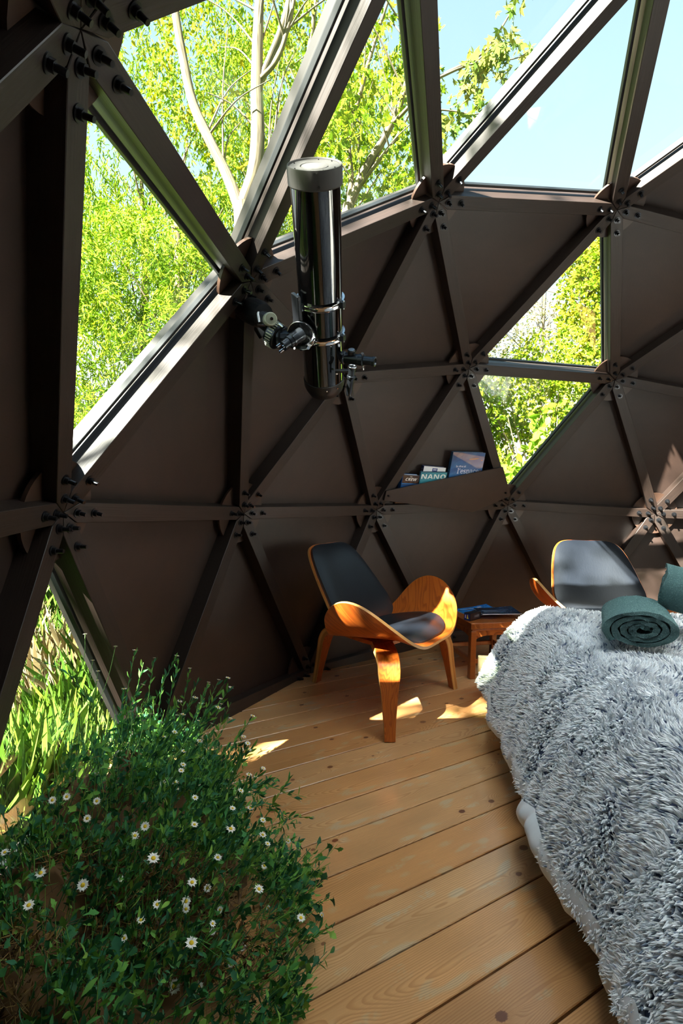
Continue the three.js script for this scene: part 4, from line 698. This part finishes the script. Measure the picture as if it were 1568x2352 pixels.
  // one flower: a ring of narrow petals and a domed yellow centre
  const petals = []; for (let k = 0; k < 26; k++) { const w = 0.00085, l = 0.0085 + 0.001 * Math.sin(k * 2.4), g = new THREE.BufferGeometry(), b = 0.0016 * Math.sin(k * 1.7); g.setAttribute('position', new THREE.Float32BufferAttribute([-w * 0.6, 0, 0.002, w * 0.6, 0, 0.002, -w * 1.15, 0.0012 + b * 0.4, l * 0.7, w * 1.15, 0.0012 + b * 0.4, l * 0.7, 0, 0.001 + b, l], 3)); g.setAttribute('uv', new THREE.Float32BufferAttribute(new Array(10).fill(0.5), 2)); g.setIndex([0, 2, 1, 1, 2, 3, 2, 4, 3]); g.computeVertexNormals(); g.rotateY(k / 26 * 6.2832); petals.push(g); }
  const petalG = merge(petals), eye = new THREE.SphereGeometry(0.0032, 12, 6, 0, 6.2832, 0, 1.6); eye.scale(1, 0.55, 1);
  const white = new THREE.MeshPhysicalMaterial({ color: '#f6f4ee', roughness: 0.7, transmission: 0.2, thickness: 0, side: THREE.DoubleSide }), yellow = new THREE.MeshStandardMaterial({ color: '#d8b41e', roughness: 0.8 });
  for (const [p, n, s] of flowers) { const f = part('daisy_flower', petalG, white, t); let x = V3(r() - 0.5, r() - 0.5, r() - 0.5).cross(n).normalize(); place(f, x.clone().multiplyScalar(s), n.clone().multiplyScalar(s), x.clone().cross(n).multiplyScalar(s), L(p)); const e = part('flower_centre', eye, yellow, f); e.position.y = 0.0006; }
}

// ---------- outside: ground, meadow, trees ----------
const GROUND = -0.28;
{
  const r0 = S + 0.02, g = surface(96, 40, (u, v) => { const a = u * 6.2832, rad = r0 + (v ** 2.2) * 70, x = CEN.x + Math.cos(a) * rad, z = CEN.z - Math.sin(a) * rad; return V3(x, GROUND + (0.12 * noise2(x * 0.3, z * 0.3) + 0.02 * (rad - r0)) * smooth(0, 0.25, v), z); });
  const map = dataTexture(512, 512, (x, y) => { const n = loopNoise(x, y, 512, 512, 8, 8, 81) * 0.4 + loopNoise(x, y, 512, 512, 60, 60, 83) * 0.4; return [62 * (1 + n), 84 * (1 + n), 28 * (1 + n * 0.7)]; }); map.repeat.set(60, 30);
  const o = structure('ground'); part('turf', g, new THREE.MeshStandardMaterial({ map, roughness: 1, side: THREE.DoubleSide }), o);
  const f = new THREE.CylinderGeometry(S + 0.14, S + 0.14, 0.4, 48, 1, true); f.translate(CEN.x, GROUND + 0.05, CEN.z); part('plinth', f, M.panel, o);
}
const groundAt = (x, z) => { const rad = Math.hypot(x - CEN.x, z - CEN.z), v = Math.min(1, Math.max(0, rad - S - 0.02) / 70) ** (1 / 2.2); return GROUND + (0.12 * noise2(x * 0.3, z * 0.3) + 0.02 * (rad - S - 0.02)) * smooth(0, 0.25, v); };
{
  const r = rng(401), blade = leafShape([[0.5, 0], [0.42, 0.35], [0.28, 0.7], [0.02, 1]], 0.3), list = [];
  for (let i = 0; i < 120000; i++) {
    const d = 1.0 + r() ** 1.3 * 9, a = -2.5 + r() * 1.75, x = CEN.x + (S + d - 0.85) * Math.sin(a), z = CEN.z - (S + d - 0.85) * Math.cos(a), y = groundAt(x, z), h = (0.16 + 0.3 * r() * (0.6 + noise2(x * 0.9, z * 0.9))) * (1 + 0.4 * smooth(2, 6, d));
    const dry = noise2(x * 0.7 + 30, z * 0.7) > 0.35 && r() < 0.7, dir = V3((r() - 0.5) * 0.9, 1, (r() - 0.5) * 0.9), m = leafPose(V3(x, y - 0.01, z), dir, r, h); m.multiply(new THREE.Matrix4().makeScale((0.0026 + 0.0024 * r()) / h * 1.0, 1, 0.8));
    list.push([m, dry ? ['#c9b27a', '#b89a62', '#d8c79a'][Math.floor(r() * 3)] : ['#7fb02c', '#94c232', '#6a9e2a', '#a9cf3e', '#86b83a'][Math.floor(r() * 5)]]);
  }
  const o = thing('meadow_grass', 'tall bright green meadow grass with straw patches outside the low window', 'grass'); o.userData.kind = 'stuff';
  scatter('blades', blade, leafMat(new THREE.Color(0.4, 0.4, 0.4)), list, o);
}
// bark
const bark = (a, b, seed) => { const t = dataTexture(256, 512, (x, y) => { const n = loopNoise(x, y, 256, 512, 10, 6, seed) * 0.5 + loopNoise(x, y, 256, 512, 30, 60, seed + 3) * 0.35, k = smooth(-0.3, 0.6, n); return a.map((q, i) => lerp(q, b[i], k)); }); t.repeat.set(1, 3); return new THREE.MeshStandardMaterial({ map: t, roughness: 0.9 }); };
const paleBark = bark([112, 101, 80], [62, 54, 42], 91), dullBark = bark([104, 90, 68], [74, 62, 46], 97);
const willowLeaf = leafShape([[0.02, 0], [0.1, 0.25], [0.115, 0.5], [0.07, 0.78], [0.004, 1]], 0.4), broadLeaf = leafShape([[0.02, 0], [0.24, 0.2], [0.33, 0.45], [0.22, 0.75], [0.01, 1]], 0.3);
const mapleLeaf = (() => { // five pointed lobes round the stalk
  const tips = [[-0.62, 0.12], [-0.52, 0.62], [0, 1], [0.52, 0.62], [0.62, 0.12]], notch = [[-0.2, 0.02], [-0.26, 0.4], [-0.2, 0.56], [0.2, 0.56], [0.26, 0.4], [0.2, 0.02]], pos = [0, 0.08, 0], idx = [], ring = [];
  for (let i = 0; i < 6; i++) { ring.push([...notch[i], 0.02]); if (i < 5) ring.push([...tips[i], -0.12]); }
  for (const q of ring) pos.push(...q); for (let i = 1; i < ring.length; i++) idx.push(0, i + 1, i);
  const g = new THREE.BufferGeometry(); g.setAttribute('position', new THREE.Float32BufferAttribute(pos, 3)); g.setAttribute('uv', new THREE.Float32BufferAttribute(new Array(pos.length / 3 * 2).fill(0.5), 2)); g.setIndex(idx); g.computeVertexNormals(); return g;
})();
const foliageMat = new THREE.MeshPhysicalMaterial({ color: new THREE.Color(0.42, 0.42, 0.34), roughness: 0.8, specularIntensity: 0.12, transmission: 0.4, thickness: 0, side: THREE.DoubleSide });
const LIME = ['#b9d42a', '#a4c922', '#c9dc38', '#8fbb20', '#d6dd3c', '#98c22a'], FRESH = ['#8fc122', '#a6cf28', '#7ab01e', '#b9d838'], GOLD = ['#d9cc2c', '#c4d02e', '#e3d63a', '#a9c430'], MAPLE = ['#9fb84a', '#b5c25a', '#86a84a', '#c4c25c', '#7fa050'], PALE = ['#e6dcd0', '#efe6e2', '#d9c9a8', '#cdd09a', '#e0d2c4'];
function crown(list, r, c, rad, sprays, per, size, colors, droop = 0.6, shellBias = 0.5) { // leafy sprays through an ellipsoid
  for (let i = 0; i < sprays; i++) {
    const d = V3(r() - 0.5, r() - 0.5, r() - 0.5).normalize().multiplyScalar(lerp(r() ** (1 / 3), 1, shellBias * r())), p = c.clone().add(d.clone().multiply(rad)); if (noise3(p.x * 0.75, p.y * 0.75, p.z * 0.75) < -0.28) continue;
    if (p.y < groundAt(p.x, p.z) + 0.1) continue;
    const dir = V3(r() - 0.5, -droop + (r() - 0.5) * 0.7, r() - 0.5).normalize(), l = size * (2 + 3 * r());
    const tone = Math.floor(r() * colors.length);
    for (let j = 0; j < per; j++) { const q = p.clone().addScaledVector(dir, l * j / per).add(V3(r() - 0.5, r() - 0.5, r() - 0.5).multiplyScalar(size * 0.5)), ld = dir.clone().add(V3(r() - 0.5, r() - 0.5, r() - 0.5).multiplyScalar(1.5)); list.push([leafPose(q, ld, r, size * (0.7 + 0.6 * r())), colors[r() < 0.6 ? tone : Math.floor(r() * colors.length)]]); }
  }
  return list;
}
function tree(name, label, category, trunk, limbs, mat, leaf, leaves, group) { // trunk and limbs: [points, radii]
  const t = thing(name, label, category, [0, 0, 0], 0, group); const base = trunk[0][0].clone(); base.y = groundAt(base.x, base.z) - 0.05; t.position.copy(base);
  const mk = ([pts, rad], n, steps) => part(n, limb(pts.map((p) => p.clone().sub(base)), rad, 9, steps), mat, t);
  mk([[base, ...trunk[0]], [trunk[1][0] * 1.15, ...trunk[1]]], 'trunk', 30); for (const l of limbs) mk(l, 'branch', 22);
  if (leaves.length) { const s = new THREE.Matrix4().makeTranslation(-base.x, -base.y, -base.z); scatter('foliage', leaf, foliageMat, leaves.map(([m, c]) => [m.premultiply(s), c]), t); }
  return t;
}
const path = (d, ...pts) => pts.map(([x, y, k = 0]) => at(x, y, d + k));
const twigs = (r, list, from, n, len, rad) => { for (let i = 0; i < n; i++) { const [pts] = from[Math.floor(r() * from.length)], k = Math.floor(r() * (pts.length - 1)), p = pts[k].clone().lerp(pts[k + 1], r()), d = V3(r() - 0.5, 0.15 + r() * 0.5, (r() - 0.5) * 0.7).normalize(), l = len * (0.5 + r()); list.push([[p, p.clone().addScaledVector(d, l * 0.5).add(V3(0, 0.05, 0)), p.clone().addScaledVector(d, l).add(V3((r() - 0.5) * 0.3, -0.1 * l, 0))], [rad, rad * 0.6, rad * 0.3]]); } };
{ // the pale forked tree
  const r = rng(501), D = 7, trunk = [path(D, [566, 700], [564, 560], [560, 470]), [0.15, 0.145, 0.14]];
  const main = [[path(D, [562, 470], [585, 400], [592, 320], [590, 210], [592, 90], [600, -90], [606, -260]), [0.115, 0.1, 0.085, 0.075, 0.06, 0.05, 0.03]], [path(D, [552, 480], [520, 400], [480, 320], [444, 240], [420, 130], [402, 20], [392, -140]), [0.085, 0.07, 0.065, 0.06, 0.055, 0.05, 0.03]], [path(D, [592, 200], [622, 130], [652, 50], [676, -60], [700, -200]), [0.055, 0.05, 0.045, 0.04, 0.02]], [path(D, [594, 185], [634, 140, -0.2], [662, 60, -0.3], [682, -40, -0.4]), [0.035, 0.03, 0.028, 0.02]], [path(D, [586, 470, 0.3], [604, 400, 0.5], [632, 300, 0.6]), [0.04, 0.03, 0.012]]];
  const all = [...main]; twigs(r, all, main, 26, 1.3, 0.016);
  const lv = []; crown(lv, r, at(560, 120, 8.4), V3(2.2, 2.6, 0.9), 1000, 7, 0.07, [...GOLD, ...LIME], 0.5, 0.3);
  tree('forked_tree', 'pale-barked forked tree behind the left roof panes, its trunk splitting into two limbs', 'tree', trunk, all, paleBark, broadLeaf, lv);
}
{ // slimmer pale trunk right of it
  const r = rng(503), D = 8.2, trunk = [path(D, [600, 640], [612, 470], [640, 350], [684, 240], [708, 130], [724, 10], [742, -120]), [0.06, 0.058, 0.056, 0.052, 0.046, 0.04, 0.025]], all = []; twigs(r, all, [trunk], 12, 1.3, 0.014);
  tree('slim_tree', 'slim pale leaning tree trunk just right of the forked tree', 'tree', trunk, all, paleBark, broadLeaf, crown([], r, at(720, 60, 8.2), V3(1, 1.7, 1), 350, 7, 0.07, LIME, 0.4));
}
{ // right-hand tree and its long maple-leaved bough over the roof
  const r = rng(505), D = 6.2, trunk = [path(D, [785, 760], [792, 560], [800, 470]), [0.08, 0.075, 0.07]];
  const all = [[path(D, [800, 480], [838, 390], [880, 320], [920, 235], [950, 130], [975, -20]), [0.055, 0.05, 0.045, 0.04, 0.03, 0.015]], [path(D, [802, 470], [806, 400], [800, 330], [828, 210], [862, 90], [905, -40]), [0.035, 0.032, 0.03, 0.026, 0.022, 0.012]], [path(D, [815, 440], [868, 370], [905, 325], [945, 250]), [0.03, 0.026, 0.02, 0.012]]];
  const bough = [[path(5.4, [905, 280, 0.6], [1012, 176], [1100, 128], [1160, 50], [1205, -40]), [0.024, 0.017, 0.014, 0.01, 0.005]], [path(5.3, [1000, 182], [1075, 150], [1130, 142], [1190, 132], [1225, 110]), [0.014, 0.011, 0.008, 0.006, 0.003]], [path(5.3, [990, 250], [1040, 255], [1095, 262], [1140, 235]), [0.009, 0.007, 0.006, 0.003]], [path(5.3, [1085, 150], [1086, 180], [1092, 215]), [0.006, 0.005, 0.003]], [path(5.2, [1090, 145], [1130, 110], [1175, 80]), [0.008, 0.005, 0.003]]];
  twigs(r, all, all.slice(0, 3), 18, 1, 0.012);
  const lv = []; crown(lv, r, at(860, 330, 6.2), V3(0.9, 1.7, 0.7), 900, 5, 0.075, LIME, 0.3, 0.3);
  for (const [pts] of bough) { const c = new THREE.CatmullRomCurve3(pts); for (let i = 0; i < 17; i++) { const p = c.getPoint(0.2 + 0.8 * r()); const n = 2 + Math.floor(r() * 3); for (let j = 0; j < n; j++) { const q = p.clone().add(V3(r() - 0.5, r() - 0.6, r() - 0.5).multiplyScalar(0.22)); lv.push([leafPose(q, V3(r() - 0.5, -0.5 - r() * 0.5, r() - 0.5), r, 0.07 + 0.05 * r()), MAPLE[Math.floor(r() * 5)]]); } } }
  tree('maple_tree', 'young tree with branching pale limbs behind the middle roof pane, leafy bough reaching right', 'tree', trunk, [...all, ...bough], paleBark, mapleLeaf, lv);
}
const willow = (label, seed, px, depth, c, rad, sprays, droop, colors, size = 0.085) => {
  const r = rng(seed), trunk = [[at(px, 1000, depth), at(px - 4, 800, depth), at(px + 3, 640, depth), at(px - 6, 400, depth)], [0.1, 0.085, 0.07, 0.03]], all = []; twigs(r, all, [trunk], 16, 1.9, 0.022);
  tree('willow_tree', label, 'tree', trunk, all, dullBark, willowLeaf, crown([], r, c, rad, sprays, 9, size, colors, droop, 0.35), 'willows behind the dome');
};
willow('bushy bright green willow filling the tall left window', 511, 408, 8.6, V3(-3.7, 2.6, -8.4), V3(2.8, 3.0, 1.9), 15000, 0.5, [...LIME, ...FRESH]);
willow('tall loose willow with hanging leaves above the left window', 513, 330, 10, V3(-3.6, 7.6, -9.8), V3(3.3, 3.3, 1.8), 5200, 1.3, [...LIME, ...FRESH], 0.1);
willow('feathery willow crown high behind the forked tree', 517, 640, 11, V3(-0.7, 7.6, -10.8), V3(2.6, 3.4, 1.4), 3600, 1.2, LIME, 0.1);
willow('low leafy willow seen below the middle roof pane', 519, 780, 9.5, V3(0.2, 4.9, -9.3), V3(2.3, 1.5, 1.2), 2600, 0.6, LIME);
{
  const r = rng(521), t = [[at(1352, 1000, 10), at(1352, 800, 10), at(1348, 700, 10), at(1362, 560, 10)], [0.09, 0.07, 0.05, 0.02]], all = [[path(10, [1350, 740], [1375, 690], [1400, 640]), [0.03, 0.025, 0.01]]]; twigs(r, all, [t], 12, 1, 0.014);
  tree('golden_tree', 'yellow-green small-leaved tree at the right edge of the upper small window', 'tree', t, all, dullBark, broadLeaf, crown([], r, at(1365, 690, 10), V3(0.62, 1.55, 0.7), 1300, 8, 0.065, [...GOLD, ...LIME], 0.2, 0.2));
}
{
  const r = rng(523), t = [[at(1240, 1000, 14), at(1240, 850, 14), at(1250, 720, 14)], [0.08, 0.06, 0.02]], all = []; twigs(r, all, [t], 70, 1.8, 0.012);
  tree('blossom_tree', 'pale blossoming twiggy tree far behind the upper small window', 'tree', t, all, dullBark, broadLeaf, crown([], r, at(1240, 810, 14), V3(2.3, 1.5, 0.9), 1500, 7, 0.06, [...PALE, '#c9d27a'], 0.1, 0.2));
}
const shrub = (label, seed, c, rad, sprays, colors, leaf, size, branches = 18) => {
  const r = rng(seed), b = V3(c.x, groundAt(c.x, c.z), c.z), all = []; for (let i = 0; i < branches; i++) { const e = c.clone().add(V3(r() - 0.5, r() - 0.3, r() - 0.5).multiply(rad).multiplyScalar(1.5)); all.push([[b.clone().add(V3((r() - 0.5) * rad.x, 0, (r() - 0.5) * rad.z)), b.clone().lerp(e, 0.55).add(V3(0, 0.2, 0)), e], [0.022, 0.014, 0.004]]); }
  tree('shrub', label, 'shrub', [[b, b.clone().lerp(c, 0.6), c], [0.04, 0.03, 0.015]], all, dullBark, leaf, crown([], r, c, rad, sprays, 8, size, colors, 0.4, 0.3), 'shrubs round the dome');
};
shrub('dense sunlit yellow-green hedge behind the lower small window', 531, V3(3.3, 1.5, -8.2), V3(2.3, 2.2, 1.3), 8000, [...LIME, '#d9d77e', '#c7cf86'], broadLeaf, 0.055, 40);
shrub('bright leafy shrub close outside the lower small window', 533, V3(2.25, 1.55, -5.6), V3(0.9, 0.55, 0.4), 190, ['#a5d23a', '#c2e05a', '#8cc02e', '#d8ec84'], broadLeaf, 0.1, 10);
shrub('low green shrub below the tall left window', 535, V3(-4.6, 0.9, -7), V3(2.6, 1.5, 1.2), 3400, [...FRESH, ...LIME], willowLeaf, 0.085);
shrub('green shrub behind the right side of the dome', 537, V3(7.5, 2, -6.5), V3(2, 2.3, 2), 2200, FRESH, broadLeaf, 0.09);
{ // unseen tree on the sunny side: its thin crown dapples the light that reaches the sills and the right wall
  const r = rng(541), b = V3(-6.4, 0, 3.2), all = [[[V3(-6.4, 3.4, 3.2), V3(-5.4, 5.6, 2.8), V3(-4.4, 7.4, 2.4)], [0.08, 0.06, 0.02]], [[V3(-6.4, 3.2, 3.2), V3(-5.9, 5.4, 2), V3(-5.2, 7.2, 1.2)], [0.07, 0.05, 0.02]]]; twigs(r, all, all.slice(), 16, 1.4, 0.014);
  const thick = []; crown(thick, r, V3(-3.68, 5.68, 1.72), V3(0.42, 0.36, 0.42), 60, 7, 0.08, FRESH, 0.3, 0.1);  // added leaf clump that shades the far bed corner; next branch carries it
  all.push([[V3(-5.6, 5.2, 2.6), V3(-4.6, 5.75, 2.1), V3(-3.5, 5.7, 1.6)], [0.04, 0.03, 0.012]]);
  tree('unseen_sunny_side_tree', 'unseen tree with a thin crown on the sunny side of the dome, placed to dapple the light', 'tree', [[b, V3(-6.5, 1.8, 3.2), V3(-6.3, 4, 3.1)], [0.14, 0.12, 0.09]], all, dullBark, broadLeaf, crown([], r, V3(-4.5, 7.2, 2.2), V3(2.1, 1.5, 1.9), 520, 6, 0.08, FRESH, 0.3, 0.2).concat(thick));
}

scene.traverse((o) => { if (o.isMesh) { o.castShadow = true; o.receiveShadow = true; } });
renderer.render(scene, camera);
